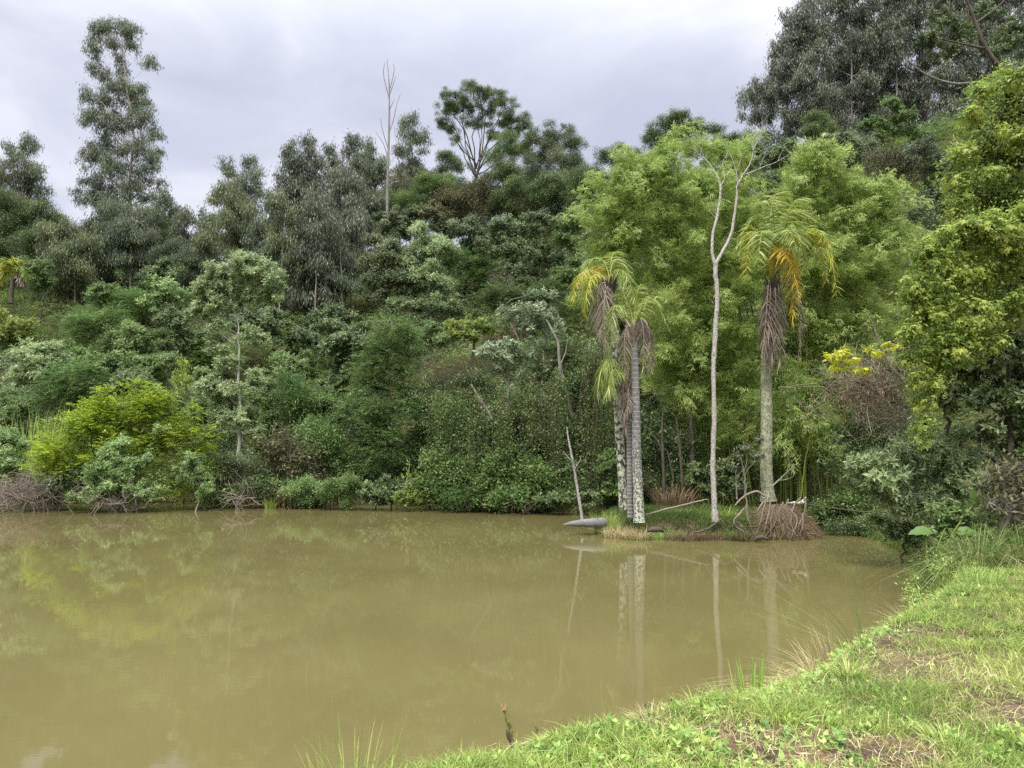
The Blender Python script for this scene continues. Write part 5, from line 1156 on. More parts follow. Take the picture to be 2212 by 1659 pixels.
# big palm
palm('tall thick palm with a brown skirt of dead fronds and orange yellow hanging ones', 19.3,
     [(1660, 1082), (1658, 1060), (1655, 1000), (1656, 900), (1655, 820), (1658, 740), (1664, 660), (1668, 610)], [18, 13.5, 12.5, 12, 11, 10, 10, 9], 'mossy',
     [(((1668, 600), (1720, 500), (1790, 520)), .5, 'palmg', S_(w_=.03, n=84, dz=(0, .2, .5))),
      (((1668, 600), (1640, 500), (1585, 545)), .5, 'palmg', S_(w_=.03, n=84, dz=(0, .1, .3))),
      (((1668, 600), (1690, 500), (1720, 530)), .5, 'palmg', S_(w_=.03, n=84, dz=(0, -1., -1.7))),
      (((1668, 600), (1650, 500), (1640, 560)), .5, 'palmg', S_(w_=.03, n=84, dz=(0, -.9, -1.6))),
      (((1668, 600), (1690, 470), (1765, 480)), .58, 'palmg', S_(w_=.03, n=84, dz=(0, .5, 1))),
      (((1668, 600), (1650, 470), (1605, 520)), .58, 'palmg', S_(w_=.03, n=84, dz=(0, .4, .8))),
      (((1668, 600), (1668, 440), (1700, 430)), .58, 'palmg', S_(w_=.03, n=84, dz=(0, .6, 1.4))),
      (((1668, 600), (1670, 460), (1640, 440)), .58, 'palmg', S_(w_=.03, n=84, dz=(0, -.3, -.8))),
      (((1668, 600), (1705, 480), (1740, 590)), .58, 'palmg', S_(w_=.03, n=84, dz=(0, -.8, -1.4), droop=.5)),
      (((1668, 600), (1700, 460), (1745, 430)), .58, 'palmg', S_(w_=.03, n=84, dz=(0, .9, 2.0))),
      (((1668, 600), (1630, 500), (1612, 600)), .46, 'palmy', S_(w_=.023, n=84, dz=(0, -.3, -.6), droop=.5)),
      (((1668, 600), (1625, 490), (1598, 560)), .42, 'palmy', S_(w_=.023, n=84, dz=(0, .3, .5), droop=.5)),
      (((1668, 600), (1765, 500), (1808, 650)), .46, 'palmy', S_(w_=.023, n=88, dz=(0, -.3, -.5), droop=.45)),
      (((1668, 600), (1745, 500), (1785, 610)), .46, 'palmy', S_(w_=.023, n=84, dz=(0, .1, .2), droop=.45)),
      (((1668, 600), (1705, 560), (1712, 700)), .42, 'palmo', S_(w_=.023, n=88, dz=(0, -.7, -.9), droop=.5)),
      (((1668, 600), (1695, 540), (1725, 640)), .42, 'palmo', S_(w_=.023, n=84, dz=(0, -.9, -1.2), droop=.5)),
      (((1668, 600), (1680, 540), (1700, 560)), .5, 'palmo', S_(w_=.023, n=50, dz=(0, -.9, -1.5), droop=.5))] +
     [(((1668 + q, 610), (1668 + q * 1.3, 665), (1664 + q * 1.3 + (3 if j % 2 else -5), 775 + 22 * math.sin(j * 2.1))), .36, 'palmd', S_(n=50, droop=1.5, dz=(0, -.25 - .1 * (j % 3), -.3 - .1 * (j % 3)), fan=.2, seed=j)) for j, q in enumerate([-11, -7, -4, -1, 3, 6, 9, 12, -9, 0])] +
     [(((1670, 610), (1722, 640), (1724, 775)), .3, 'palmd', S_(n=40, droop=1.5, dz=(0, .6, .8)))], 'dark')

palm('short palm with yellow fronds on the fern slope at the far left edge', 44,
     [(24, 655), (25, 630), (28, 605), (30, 598)], [5, 4.5, 4, 4], 'dark',
     [(((30, 598), (20, 570), (-5, 585)), .7, 'palmy', S_(w_=.05)), (((30, 598), (15, 580), (0, 610)), .7, 'palmy', S_(w_=.05)), (((30, 598), (32, 565), (45, 562)), .7, 'palmy', S_(w_=.05)),
      (((30, 598), (45, 575), (58, 600)), .7, 'palmg', S_(w_=.05)), (((30, 598), (22, 565), (10, 560)), .7, 'palmg', S_(w_=.05)), (((30, 600), (42, 600), (52, 615)), .6, 'palmd', S_(w_=.05))], group=None)

# ------------------------------------------------------------------ other stems on the island and in the shade behind it
stake('leaning_pole', 'thin leaning dead white stem rising from the water left of the palms', [(1258, 1124), (1252, 1085), (1243, 1030), (1235, 985), (1228, 950), (1224, 922)], 19.6, [3.4, 3.2, 2.9, 2.5, 2.0, 1.2], 'white',
      [([(1238, 1000), (1225, 985), (1216, 975)], [1.2, .8, .4]), ([(1240, 1015), (1250, 1000), (1256, 985)], [1.2, .8, .4])], cat='dead stem', leafy=[(1222, 1000, 14, 'feather'), (1248, 1010, 10, 'feather')])
stake('dead_tree', 'grey dead tree with a bent fork in the shade behind the ringed palm', [(1436, 1090), (1434, 1040), (1432, 980), (1430, 930), (1432, 880)], 22.5, [4, 3.5, 3, 2.5, 1.2], 'dark',
      [([(1433, 1010), (1425, 960), (1405, 935), (1392, 915)], [2.5, 2, 1.5, .8]), ([(1455, 1040), (1448, 1000), (1440, 970)], [2.2, 2, 1.2])])
stake('dead_tree', 'slim dark stem in the shade just right of the grey forked dead tree', [(1475, 1080), (1472, 1020), (1468, 960), (1460, 900)], 22.2, [3.2, 2.8, 2.2, 1.2], 'dark', [([(1470, 990), (1462, 950), (1450, 930)], [1.5, 1.2, .6])])
stake('dead_tree', 'thick shaded trunk behind the island midway between the palms and the forked tree', [(1497, 1085), (1496, 1020), (1495, 950), (1490, 870)], 23, [6, 5.5, 5, 3.5], 'dark')
stake('crooked_tree', 'crooked brown stem showing in the thicket above the leaning white pole', [(1236, 900), (1228, 860), (1216, 820), (1208, 780), (1205, 740), (1180, 690)], 25.2, [4.5, 4.5, 4, 3.6, 3, 1.5], 'grey', [([(1210, 790), (1222, 760), (1226, 730)], [2, 1.4, .8])])
stake('crooked_tree', 'slanting broken grey stem inside the dead vine tangle', [(1062, 905), (1048, 880), (1030, 852), (1018, 830)], 25.5, [3.5, 3.5, 3, 2], 'grey')
stake('reed_cane', 'single slanting yellow cane standing right of the palm with the dead skirt', [(1728, 1092), (1734, 1040), (1742, 980), (1752, 930)], 19.8, [1.6, 1.5, 1.3, .8], 'culm', cat='cane')
stake('sapling', 'thin leaning stem with a few leaves on the bank left of centre', [(872, 1085), (876, 1050), (882, 1020), (886, 990)], 24.6, [1.4, 1.2, 1, .5], 'grey', leafy=[(880, 1030, 12, 'bright'), (888, 1018, 8, 'bright')])
for l_, p_, r_ in [('bare twiggy shrub stems at the left foot of the thick palm, taller one', [(1610, 1075), (1608, 1030), (1600, 990), (1590, 965)], [2, 1.6, 1.2, .6]),
                   ('short pale stem right of the forked white tree', [(1592, 1078), (1590, 1040), (1589, 1010)], [1.8, 1.5, .8])]:
    stake('leafless_shrub', l_, p_, 18.7, r_, 'grey', [([p_[1], (p_[1][0] + 10, p_[1][1] - 20), (p_[1][0] + 22, p_[1][1] - 32)], [1, .7, .3])], cat='stem')
stake('bare_branch', 'bare grey twigs spreading right from behind the thick palm', [(1668, 1050), (1685, 1035), (1705, 1015), (1722, 1000)], 18.9, [2, 1.5, 1, .4], 'grey',
      [([(1680, 1038), (1700, 1035), (1715, 1028)], [1.2, .8, .3]), ([(1700, 1018), (1705, 1000), (1700, 985)], [1, .6, .3])], cat='branch')

# ------------------------------------------------------------------ island furniture: root mound, log, roots, tussocks
def tussock(kind, label, cat, x, y, Y, rx, n, H, lm, lean=.5, W=.012, z=None, group=None, mix=None, cur=.7, kindp=None):
    rng = rg(label)
    c_ = at(x, y, Y)
    root = empty(kind, (c_[0], c_[1], float(ground(c_[:1], c_[1:2])[0]) if z is None else z), label, cat, group)
    r_ = rx * px(Y)
    an = rng.uniform(0, 2 * math.pi, n); rad = r_ * rng.uniform(0, 1, n) ** .6
    P = np.stack([c_[0] + np.cos(an) * rad, c_[1] + np.sin(an) * rad * .7, np.zeros(n)], -1)
    P[:, 2] = np.maximum(ground(P[:, 0], P[:, 1]), -.02) - .02 if z is None else z
    le = np.stack([np.cos(an), np.sin(an), 0 * an], -1) * rng.uniform(.1, 1, (n, 1)) * lean + rng.normal(0, .15, (n, 3)) * [1, 1, 0]
    V_, F_ = blades(P, H * rng.uniform(.45, 1.15, n), le, W * rng.uniform(.6, 1.2, n), rng, 4, cur)
    g = Acc().add(V_, F_, np.repeat(rng.uniform(0, 1, n), 4))
    g.build('blades', LM[lm], root)
    if mix:
        m2 = int(n * .5); V_, F_ = blades(P[:m2], H * .6 * rng.uniform(.4, 1.1, m2), le[:m2] * 1.5, W * rng.uniform(.6, 1.2, m2), rng, 4, 1.0)
        Acc().add(V_, F_, np.repeat(rng.uniform(0, 1, m2), 4)).build('dry_blades', LM[mix], root)
    return root
tussock('grass_tussock', 'tall yellow green grass tussock at the left tip of the island', 'grass', 1310, 1125, 18.6, 26, 420, .65, 'reed', lean=.5, mix='straw')
tussock('grass_tussock', 'straw coloured tussock hanging to the water before the lichen blotched palm', 'grass', 1335, 1140, 17.9, 30, 520, .42, 'straw', lean=.9, cur=1.3)
tussock('grass_tussock', 'brown and green tussock round the foot of the ringed palm', 'grass', 1378, 1140, 17.55, 26, 520, .40, 'straw', lean=.9, cur=1.2, mix='reed')
tussock('grass_tussock', 'low green herb patch on the island middle', 'herb', 1440, 1135, 17.9, 40, 500, .24, 'weed', lean=.8)
tussock('grass_tussock', 'dry reddish sedge tuft behind the middle of the island', 'sedge', 1455, 1075, 21.5, 40, 420, .8, 'redsedge', lean=.8, W=.02)
tussock('grass_tussock', 'fresh green grass tuft at the right foot of the forked white tree', 'grass', 1572, 1095, 18.6, 18, 200, .42, 'reed', lean=.9, cur=1.2)
tussock('grass_tussock', 'dry brown grass around the foot of the forked white tree', 'grass', 1530, 1140, 17.6, 40, 560, .30, 'redsedge', lean=.8, cur=1.2)
tussock('grass_tussock', 'green brown weeds along the water edge left of the root mound', 'weeds', 1590, 1150, 17.5, 34, 420, .28, 'fern', lean=.8)
tussock('grass_tussock', 'large dry reddish sedge clump on the bank right of the pale tree', 'sedge', 640, 1030, 26.6, 52, 700, 1.3, 'redsedge', lean=.9, W=.03, cur=1.2)
tussock('grass_tussock', 'dull dry sedge clump on the bank behind the grassy mound', 'sedge', 700, 1020, 27, 40, 400, 1.1, 'redsedge', lean=.8, W=.03)
tussock('grass_tussock', 'small bright grass tuft in the water edge under the dry reddish sedge', 'grass', 585, 1080, 25.9, 12, 120, .5, 'reed', lean=.5, W=.02)
tussock('tall_reeds', 'stand of tall pale reed stalks at the left edge above the yellow green bush', 'reeds', 75, 990, 29, 60, 260, 3.2, 'reed', lean=.25, W=.045, mix='straw', cur=.6)
tussock('tall_reeds', 'thin reed stalks sticking up behind the crest of the yellow green bush', 'reeds', 210, 900, 29, 60, 120, 2.8, 'reed', lean=.22, W=.04)

tussock('grass_tussock', 'brown dry grass hanging over the island edge between the herb patch and the forked tree', 'grass', 1480, 1148, 17.5, 40, 620, .34, 'redsedge', lean=1.0, cur=1.3, mix='fern')
tussock('grass_tussock', 'dry grass hanging to the water just left of the root mound', 'grass', 1610, 1152, 17.35, 30, 520, .36, 'redsedge', lean=1.0, cur=1.3, mix='fern')
tussock('grass_tussock', 'green weeds growing on the island behind the arched root', 'weeds', 1600, 1090, 18.9, 34, 420, .30, 'fern', lean=.9)
tussock('grass_tussock', 'green weeds on the island between the ringed palm and the forked tree', 'weeds', 1470, 1100, 19.2, 44, 520, .28, 'fern', lean=.9)
# root mound of the fallen palm roots
rng = rg('mound')
MY = 18.0
mc = at(1690, 1110, MY)
root = empty('root_mound', (mc[0], mc[1], .1), 'rounded brown mound of matted roots at the right end of the island', 'root mound')
u = np.linspace(0, 2 * math.pi, 61)[:-1]; v = np.linspace(0, 1, 16)
Vm = []
for vi in v:
    rr = math.sin((vi * .5 + .0) * math.pi)
    zz = math.cos(vi * .5 * math.pi)
    nz_ = 1 + .10 * np.sin(u * 5 + vi * 4) * vi + .06 * np.sin(u * 11 + 2 * vi) * vi
    Vm.append(np.stack([mc[0] + rr * np.cos(u) * 75 * px(MY) * nz_, mc[1] + .15 + rr * np.sin(u) * .75 * nz_, -.15 + zz * (.88 + .07 * np.sin(u * 3)) + 0 * u], -1))
Vm = np.concatenate(Vm)
ii = np.arange(15)[:, None] * 60; jj = np.arange(60)[None]
Fm = np.stack([ii + jj, ii + (jj + 1) % 60, ii + 60 + (jj + 1) % 60, ii + 60 + jj], -1).reshape(-1, 4)
Acc().add(Vm, Fm).build('root_ball', barkmat('matted_roots', [(.3, (.06, .045, .032)), (.55, (.14, .11, .075)), (.75, (.24, .20, .13))], 14, bump=1.0), root, smooth=True)
n = 9000
an = rng.uniform(0, 2 * math.pi, n); vv = rng.uniform(.1, 1, n)
rr = np.sin(vv * .5 * math.pi)
P = np.stack([mc[0] + rr * np.cos(an) * 76 * px(MY), mc[1] + .15 + rr * np.sin(an) * .78, -.15 + np.cos(vv * .5 * math.pi) * .92], -1)
D = np.stack([np.cos(an) * .55, np.sin(an) * .55, -np.ones(n) * rng.uniform(.2, 1.3, n)], -1) + rng.normal(0, .35, (n, 3))
N = np.stack([np.cos(an), np.sin(an), .4 + 0 * an], -1)
V_, F_ = leaves(P, D, N, rng.uniform(.12, .38, n), .008)
Acc().add(V_, F_, rng.uniform(0, 1, n)).build('fibres', LM['redsedge'], root)
a = Acc()
for j in range(15):
    x_ = rng.uniform(1600, 1750); y_ = rng.uniform(1075, 1110)
    a.add(*pxlimb([(x_, y_), (x_ + rng.uniform(-18, 18), y_ + 26), (x_ + rng.uniform(-28, 28), 1158)], MY - .75 + .3 * rng.uniform(), [2.2, 1.7, .8], n=9, sides=5, wob=.012, rng=rng))
a.build('root', BM['twig'], root, smooth=True)

def wood(kind, label, cat, pts, Y, r, bm, n=16, sides=8, extra=()):
    rng = rg(label)
    a = Acc().add(*pxlimb(pts, Y, r, n=n, sides=sides, wob=.006, rng=rng))
    for p_, r_ in extra:
        a.add(*pxlimb(p_, Y, r_, n=8, sides=5, wob=.006, rng=rng))
    o_ = a.build(kind, BM[bm], None, smooth=True)
    return tag(o_, label, cat)
wood('fallen_log', 'smooth grey log with its tapered tip resting in the water off the island', 'log', [(1216, 1133.5, -.1), (1235, 1131, -.05), (1258, 1130), (1280, 1129), (1306, 1129, .1)], 18.4, [1, 5, 8, 10, 11], 'pipe', sides=16)
wood('arched_root', 'pale root arching out of the ground left of the thick palm', 'root', [(1588, 1092), (1600, 1078), (1618, 1066), (1636, 1062), (1652, 1072)], 18.2, [1.6, 2.0, 2.3, 2.4, 2.2], 'twig')
wood('fallen_branch', 'long thin pale branch lying on the island behind the forked tree', 'branch', [(1395, 1112), (1440, 1100), (1490, 1088), (1530, 1078)], 19.0, [1.2, 2.2, 2.2, 1.4], 'twig')
wood('fallen_branch', 'driftwood branch curving over the front of the root mound', 'branch', [(1560, 1120), (1600, 1138), (1650, 1135), (1690, 1115), (1700, 1105)], 17.15, [.9, 1.2, 1.3, 1.1, .7], 'vinew', extra=[([(1650, 1135), (1640, 1150), (1632, 1160)], [1.8, 1.2, .7])])
wood('fallen_branch', 'dark stick dipping into the water at the island front', 'branch', [(1500, 1150), (1520, 1146), (1545, 1132), (1560, 1118)], 17.3, [2, 2.6, 2.2, 1.2], 'dark')
wood('dark_stone', 'dark wet stone at the island water edge right of the palms', 'stone', [(1398, 1148), (1405, 1145), (1416, 1143), (1427, 1145), (1434, 1149)], 17.35, [2, 5, 6, 5, 2], 'dark', n=14, sides=10)
wood('dark_stone', 'dark stone in the water below the root mound', 'stone', [(1628, 1166), (1636, 1162), (1645, 1161), (1654, 1163), (1660, 1167)], 16.9, [1.5, 4, 5, 4, 1.5], 'dark', n=14, sides=10)
wood('weathered_log', 'short whitish broken log on top of the root mound', 'log', [(1702, 1087), (1715, 1086), (1728, 1087), (1740, 1084)], 17.9, [1.5, 2.6, 4.2, 4.6], 'white', extra=[([(1730, 1085), (1738, 1078), (1742, 1074)], [2.5, 2.2, 1])])
wood('black_cable', 'black hose running from the root mound to the right bank', 'cable', [(1735, 1088), (1770, 1093), (1810, 1099), (1850, 1104), (1890, 1107), (1940, 1104)], 17.9, [1.5, 1.5, 1.5, 1.5, 1.5, 1.5], 'dark', n=26)

# dead brushwood at far left, and grey sticks on the waterline
def brush(label, x, y, Y, rx, ry, n, cat='brushwood', kind='dead_brushwood', bm='twig', seglen=1.0, r=.011, flat=.35, leafm=None, nl=0, bend=.25):
    rng = rg(label)
    c_ = at(x, y, Y)
    root = empty(kind, (c_[0], c_[1], max(.0, c_[2] - ry * px(Y))), label, cat)
    A = c_ + rng.normal(0, .42, (n, 3)) * [rx * px(Y), .6 * min(1.5, rx * px(Y)), ry * px(Y)]
    D = nrm(rng.normal(0, 1, (n, 3)) * [1, .7, flat * 2] + [0, -.2, 0])
    Bq = A + D * seglen * rng.uniform(.4, 1.3, (n, 1))
    low = np.maximum(ground(A[:, 0], A[:, 1]), 0) + .02
    A[:, 2] = np.maximum(A[:, 2], low); Bq[:, 2] = np.maximum(Bq[:, 2], np.maximum(ground(Bq[:, 0], Bq[:, 1]), 0) - .03)
    a = Acc().add(*branches(A, Bq, r, r * .35, rng, bend, 6, 4, .02))
    # forks
    m_ = n * 2
    j = rng.integers(0, n, m_); t = rng.uniform(.3, .9, (m_, 1))
    F0 = A[j] * (1 - t) + Bq[j] * t
    a.add(*branches(F0, F0 + nrm(D[j] + rng.normal(0, .7, (m_, 3))) * seglen * .4 * rng.uniform(.5, 1.2, (m_, 1)), r * .5, r * .2, rng, bend * .6, 4, 3))
    a.build('branches', BM[bm], root)
    if leafm:
        P = A[rng.integers(0, n, nl)] + rng.normal(0, .18, (nl, 3))
        fo = Acc()
        fol('droop', P, rng.normal(0, 1, (nl, 3)), rng.uniform(0, 1, nl), rng, .07, .025, 4, acc=fo)
        fo.build('dry_leaves', LM[leafm], root)
    return root
brush('tangle of bare grey dead branches over the water at the far left', 60, 1068, 25.0, 80, 26, 260, seglen=1.1)
brush('bare tangled branches under the blue green mound shrub', 255, 1078, 24.4, 80, 10, 110, seglen=.8)
brush('pale grey sticks fallen into the water right of the yellow green bush', 520, 1078, 25.4, 34, 7, 26, seglen=1.1, r=.014)
brush('thin brown twigs trailing in the water under the creeper bushes', 1120, 1090, 24, 110, 8, 60, seglen=.7, r=.007, bm='vinew')
brush('brown twigs and roots along the waterline left of the thicket', 930, 1090, 24.9, 90, 7, 45, seglen=.6, r=.007, bm='vinew')
brush('grey brown dead vine tangle draped high in the thicket, centre', 965, 800, 25.8, 90, 34, 130, kind='vine_tangle', cat='dead vines', bm='vinew', seglen=.8, r=.007, bend=.45)
# hanging vines
def vines(label, xs_, y0, y1, Y, n, r=.008, lm=None):
    rng = rg(label)
    x_ = rng.uniform(xs_[0], xs_[1], n)
    A = np.array([at(q, y0 + rng.uniform(0, 60), Y + rng.uniform(-.5, .5)) for q in x_])
    Bq = np.array([at(q + rng.normal(0, 10), y1 - rng.uniform(0, 120) * (rng.uniform() < .6), Y + rng.uniform(-.5, .5)) for q in x_])
    root = empty('hanging_vines', Bq.mean(0) * [1, 1, 0], label, 'vines')
    Acc().add(*branches(A, Bq, r, r * .8, rng, .035, 9, 4)).build('stems', BM['vinew'], root)
    nl = n * 34
    j = rng.integers(0, n, nl); t = rng.uniform(0, 1, (nl, 1))
    P = A[j] * (1 - t) + Bq[j] * t + rng.normal(0, .09, (nl, 3))
    fo = Acc(); fol('loose', P, rng.normal(0, 1, (nl, 3)), rng.uniform(0, 1, nl), rng, .075, .045, 3, acc=fo)
    fo.build('leaves', LM[lm or 'feather'], root)
vines('curtain of brown vines hanging left of the lichen blotched palm', (1262, 1318), 730, 1080, 24.3, 44)
vines('vines with small leaves hanging in the middle of the dark thicket', (1010, 1100), 830, 1060, 25.0, 36, lm='mid')
vines('vine strands hanging above the leaning white pole', (1140, 1230), 800, 1060, 24.8, 32, lm='mid')
vines('vine strands hanging under the grey brown vine tangle', (920, 1000), 830, 1000, 25.6, 36)
# ------------------------------------------------------------------ right bank
VY = 12.5
RIGHT = [
 ('vine_tree', 'big tree draped in yellow green creeper at the right edge of the photo', 13.2, 2200,
   [(2160, 200, 50, 44), (2190, 250, 60, 60), (2120, 290, 50, 40), (2110, 350, 54, 44), (2170, 340, 60, 60), (2100, 410, 46, 40), (2150, 440, 60, 50), (2200, 420, 50, 60), (2240, 330, 60, 90), (2150, 520, 60, 50), (2200, 600, 60, 60), (2100, 600, 50, 50), (2140, 680, 50, 50), (2060, 650, 40, 40), (2085, 470, 34, 30), (2240, 200, 50, 60)], 'darkn',
   dict(tr=.22, lai=3.0, depth=1.0, leaf='rtree', size=1.0, fl='loose', crad=.26, nc=14, path=[(2200, 900), (2190, 700), (2200, 500), (2190, 260)])),
 ('creeper', 'sheet of yellow green five fingered creeper over the lower crown of the right hand tree', 11.9, 2120,
   [(2060, 520, 40, 30), (2110, 500, 46, 34), (2170, 520, 46, 44), (2020, 570, 40, 30), (2080, 580, 50, 40), (2150, 600, 50, 40), (1985, 620, 34, 26), (2040, 640, 46, 34), (2100, 680, 50, 40), (2000, 690, 36, 34), (2020, 760, 36, 40), (2060, 740, 36, 40), (1975, 660, 30, 30), (1965, 720, 24, 24), (2000, 540, 30, 24), (2190, 660, 40, 50), (2130, 740, 40, 36), (2210, 480, 34, 44), (2140, 480, 40, 26), (2200, 560, 30, 40)], 'vine1', dict(cat='creeper', tr=.03)),
 ('creeper', 'hanging curtain of yellowish creeper leaves reaching down to the grey green shrub', 12.0, 2010,
   [(1985, 820, 22, 30), (1995, 870, 20, 30), (1998, 920, 16, 26), (2020, 830, 20, 26), (1975, 770, 22, 24), (2030, 790, 20, 24), (1990, 950, 12, 16)], 'vine1', dict(cat='creeper', tr=.02)),
 ('creeper', 'creeper branch of bright yellow leaves reaching left over the dead brush', 13.0, 1900,
   [(1795, 775, 16, 12), (1820, 768, 18, 14), (1810, 790, 18, 12), (1845, 780, 16, 10), (1850, 800, 18, 9), (1885, 760, 22, 9), (1930, 745, 20, 9), (1870, 800, 12, 8)], 'vine2', dict(cat='creeper', tr=.02, bark='twig', path=[(1950, 780), (1900, 780), (1850, 785), (1800, 775)])),
 ('creeper', 'upper fringe of creeper on the left flank of the right hand tree', 12.4, 2110,
   [(2085, 330, 26, 24), (2075, 390, 26, 26), (2100, 250, 26, 24), (2070, 440, 28, 24), (2140, 380, 30, 24), (2120, 200, 24, 22), (2190, 170, 30, 26), (2200, 300, 40, 30)], 'vine1', dict(cat='creeper', tr=.03)),
 ('shaded_tree', 'dark leaved tree in shade under the creeper at the right edge', 12.8, 2150,
   [(2120, 780, 46, 40), (2180, 760, 46, 50), (2150, 850, 50, 44), (2200, 880, 46, 44), (2090, 860, 40, 40), (2230, 800, 46, 60), (2110, 930, 44, 36), (2190, 960, 46, 40), (2240, 950, 40, 50)], 'darkn', dict(lai=3.0, tr=.10, size=1.0, leaf='dark', depth=1.2)),
 ('shaded_tree', 'tree with a dark lichened trunk between the creeper curtain and the shaded tree', 13.4, 2048,
   [(2060, 800, 36, 34), (2040, 860, 30, 26), (2080, 790, 34, 30), (2060, 740, 34, 30)], 'darkn', dict(lai=3.6, tr=.065, fat=1.3, path=[(2050, 990), (2046, 920), (2040, 860), (2052, 780)], leaf='mid')),
 ('grey_green_shrub', 'wide grey green shrub leaning over the pond at the right bank', 13.1, 2010,
   [(1850, 1000, 26, 16), (1880, 1010, 30, 20), (1920, 990, 34, 22), (1960, 975, 36, 22), (2010, 970, 40, 24), (1900, 1040, 36, 22), (1950, 1030, 46, 28), (2010, 1020, 50, 30), (2060, 1000, 40, 30), (1930, 1075, 40, 22), (1985, 1080, 46, 26), (2040, 1070, 46, 26), (1960, 1105, 36, 16), (2090, 1040, 36, 30), (1905, 1068, 24, 14)], 'shrubr', dict(cat='shrub', tr=.04, depth=.9, bare=2, nc=12, fat=1.2)),
 ('waterside_bush', 'low dark bush at the pond edge below the wide grey green shrub', 14.2, 1935, [(1900, 1120, 26, 14), (1940, 1130, 30, 16), (1980, 1135, 34, 18), (1930, 1150, 30, 12), (1975, 1165, 30, 14)], 'darkn', dict(cat='bush', tr=.03, size=.8)),
 ('waterside_bush', 'dark leafy bush behind the broad green leaves on the right bank', 12.0, 2060, [(2040, 1110, 34, 22), (2080, 1120, 34, 24), (2030, 1150, 34, 20), (2075, 1160, 34, 20)], 'darkn', dict(cat='bush', tr=.03, size=.8, leaf='mid')),
 ('brown_bush', 'brownish dry bush at the right edge above the long grass', 11.5, 2175, [(2150, 1040, 34, 26), (2195, 1030, 34, 34), (2170, 1085, 40, 26), (2210, 1090, 34, 34)], 'rust', dict(cat='bush', tr=.03, bare=4, size=.7, fl='loose', lai=2.2)),
 ('shaded_tree', 'palm like dark fronds in the shade at the right edge', 14.5, 2120, [(2110, 980, 40, 26), (2150, 1000, 40, 26), (2070, 960, 34, 24)], 'feather', dict(lai=2.4, tr=.06, leaf='dark', size=1.2)),
]
SP['vine1'] = ('vine', 'palmate', .088, .036, 5, 3.9, -.1, 'vinew')
SP['vine1'] = SP['vine1'][:1] + SP['vine1'][1:]
SP['vine2'] = ('yvine', 'palmate', .085, .034, 5, 3.0, .1, 'twig')
SP['shrubr'] = ('pale', 'rosette', .115, .034, 7, 4.6, .3, 'grey')
for (k_, l_, Y_, bx_, bl_, sp_, kw) in RIGHT:
    plant(k_, l_, Y_, bx_, bl_, sp_, **kw)
brush('tangle of dead brown branches with curled dry leaves between the bamboo and the creeper', 1865, 835, 13.6, 96, 56, 100, seglen=.75, r=.006, leafm='dead', nl=620, kind='dead_brush', cat='dead branches', bend=.4)
brush('dry twigs hanging on the inner side of the creeper curtain', 1930, 900, 13.4, 44, 34, 70, seglen=.6, r=.006, kind='dead_brush', cat='dead branches')
wood('bare_branch', 'thin pale dead branch pointing up left above the yellow creeper branch', 'branch', [(1960, 830), (1925, 790), (1900, 740), (1885, 700), (1870, 670)], 13.6, [2.5, 2, 1.5, 1, .5], 'twig', extra=[([(1900, 740), (1880, 725), (1862, 715)], [1, .7, .3]), ([(1925, 790), (1935, 750), (1925, 720)], [1, .7, .3])])
wood('bare_branch', 'dark forked limb crossing the top right corner of the picture', 'branch', [(2230, 190), (2175, 160), (2130, 105), (2108, 50), (2085, -10), (2060, -60)], 33, [7, 6, 4.5, 3.5, 2.5, 1.8], 'dark', extra=[([(2130, 105), (2080, 95), (2040, 85)], [3, 2, 1]), ([(2108, 50), (2150, 20), (2180, -10)], [3, 2.4, 1.6])])
wood('bare_branch', 'long horizontal grey branch in front of the gum grove', 'branch', [(2180, 190), (2120, 178), (2060, 180), (2000, 160), (1950, 120)], 45, [3, 2.6, 2, 1.5, .6], 'grey')
rng = rg('taro')
def taro(label, leaves_):
    root = None
    for (x, y, Y, L, ax, ay, az) in leaves_:
        c_ = at(x, y, Y)
        if root is None:
            g_ = float(ground(c_[:1], c_[1:2])[0])
            root = empty('broad_leaf_plant', (c_[0], c_[1], g_), label, 'plant')
        a = Acc()
        D = nrm(np.array([ax, ay, az], float)); S = nrm(np.cross(D, [0, -.5, .8])); Nn = np.cross(S, D)
        K = 10; V_ = []
        for i in range(K + 1):
            t = i / K
            wd = L * .36 * math.sin(math.pi * min(1, t * .96 + .04)) ** .7 * (1.15 - .5 * t)
            ctr = c_ + D * L * (t - .25) - Nn * L * .18 * (t - .3) ** 2 * 2
            for sgn in (-1, -.5, 0, .5, 1):
                V_.append(ctr + S * wd * sgn + Nn * wd * .22 * (abs(sgn)) + Nn * .01 * math.sin(i * 2 + sgn * 3))
        F_ = [[i * 5 + j, i * 5 + j + 1, i * 5 + 6 + j, i * 5 + 5 + j] for i in range(K) for j in range(4)]
        lf = a.add(V_, F_, .3 + .4 * rng.uniform()).build('leaf', LM['taro'], root, smooth=True)
        Acc().add(*limb([np.array([root.location[0], root.location[1], root.location[2] - .05]), (np.array(root.location) + c_) / 2 + [0, 0, .1], c_], [.02, .015, .01], n=8, sides=6)).build('stalk', BM['culm'], root, smooth=True)
taro('plant with big pale green arrow shaped leaves on the right bank', [(2000, 1148, 11.6, .34, -1, .3, -.05), (2080, 1150, 11.4, .34, .9, -.2, .1), (2106, 1085, 11.8, .34, -.1, -.1, 1), (2050, 1125, 12.0, .3, -.8, -.3, -.2)])

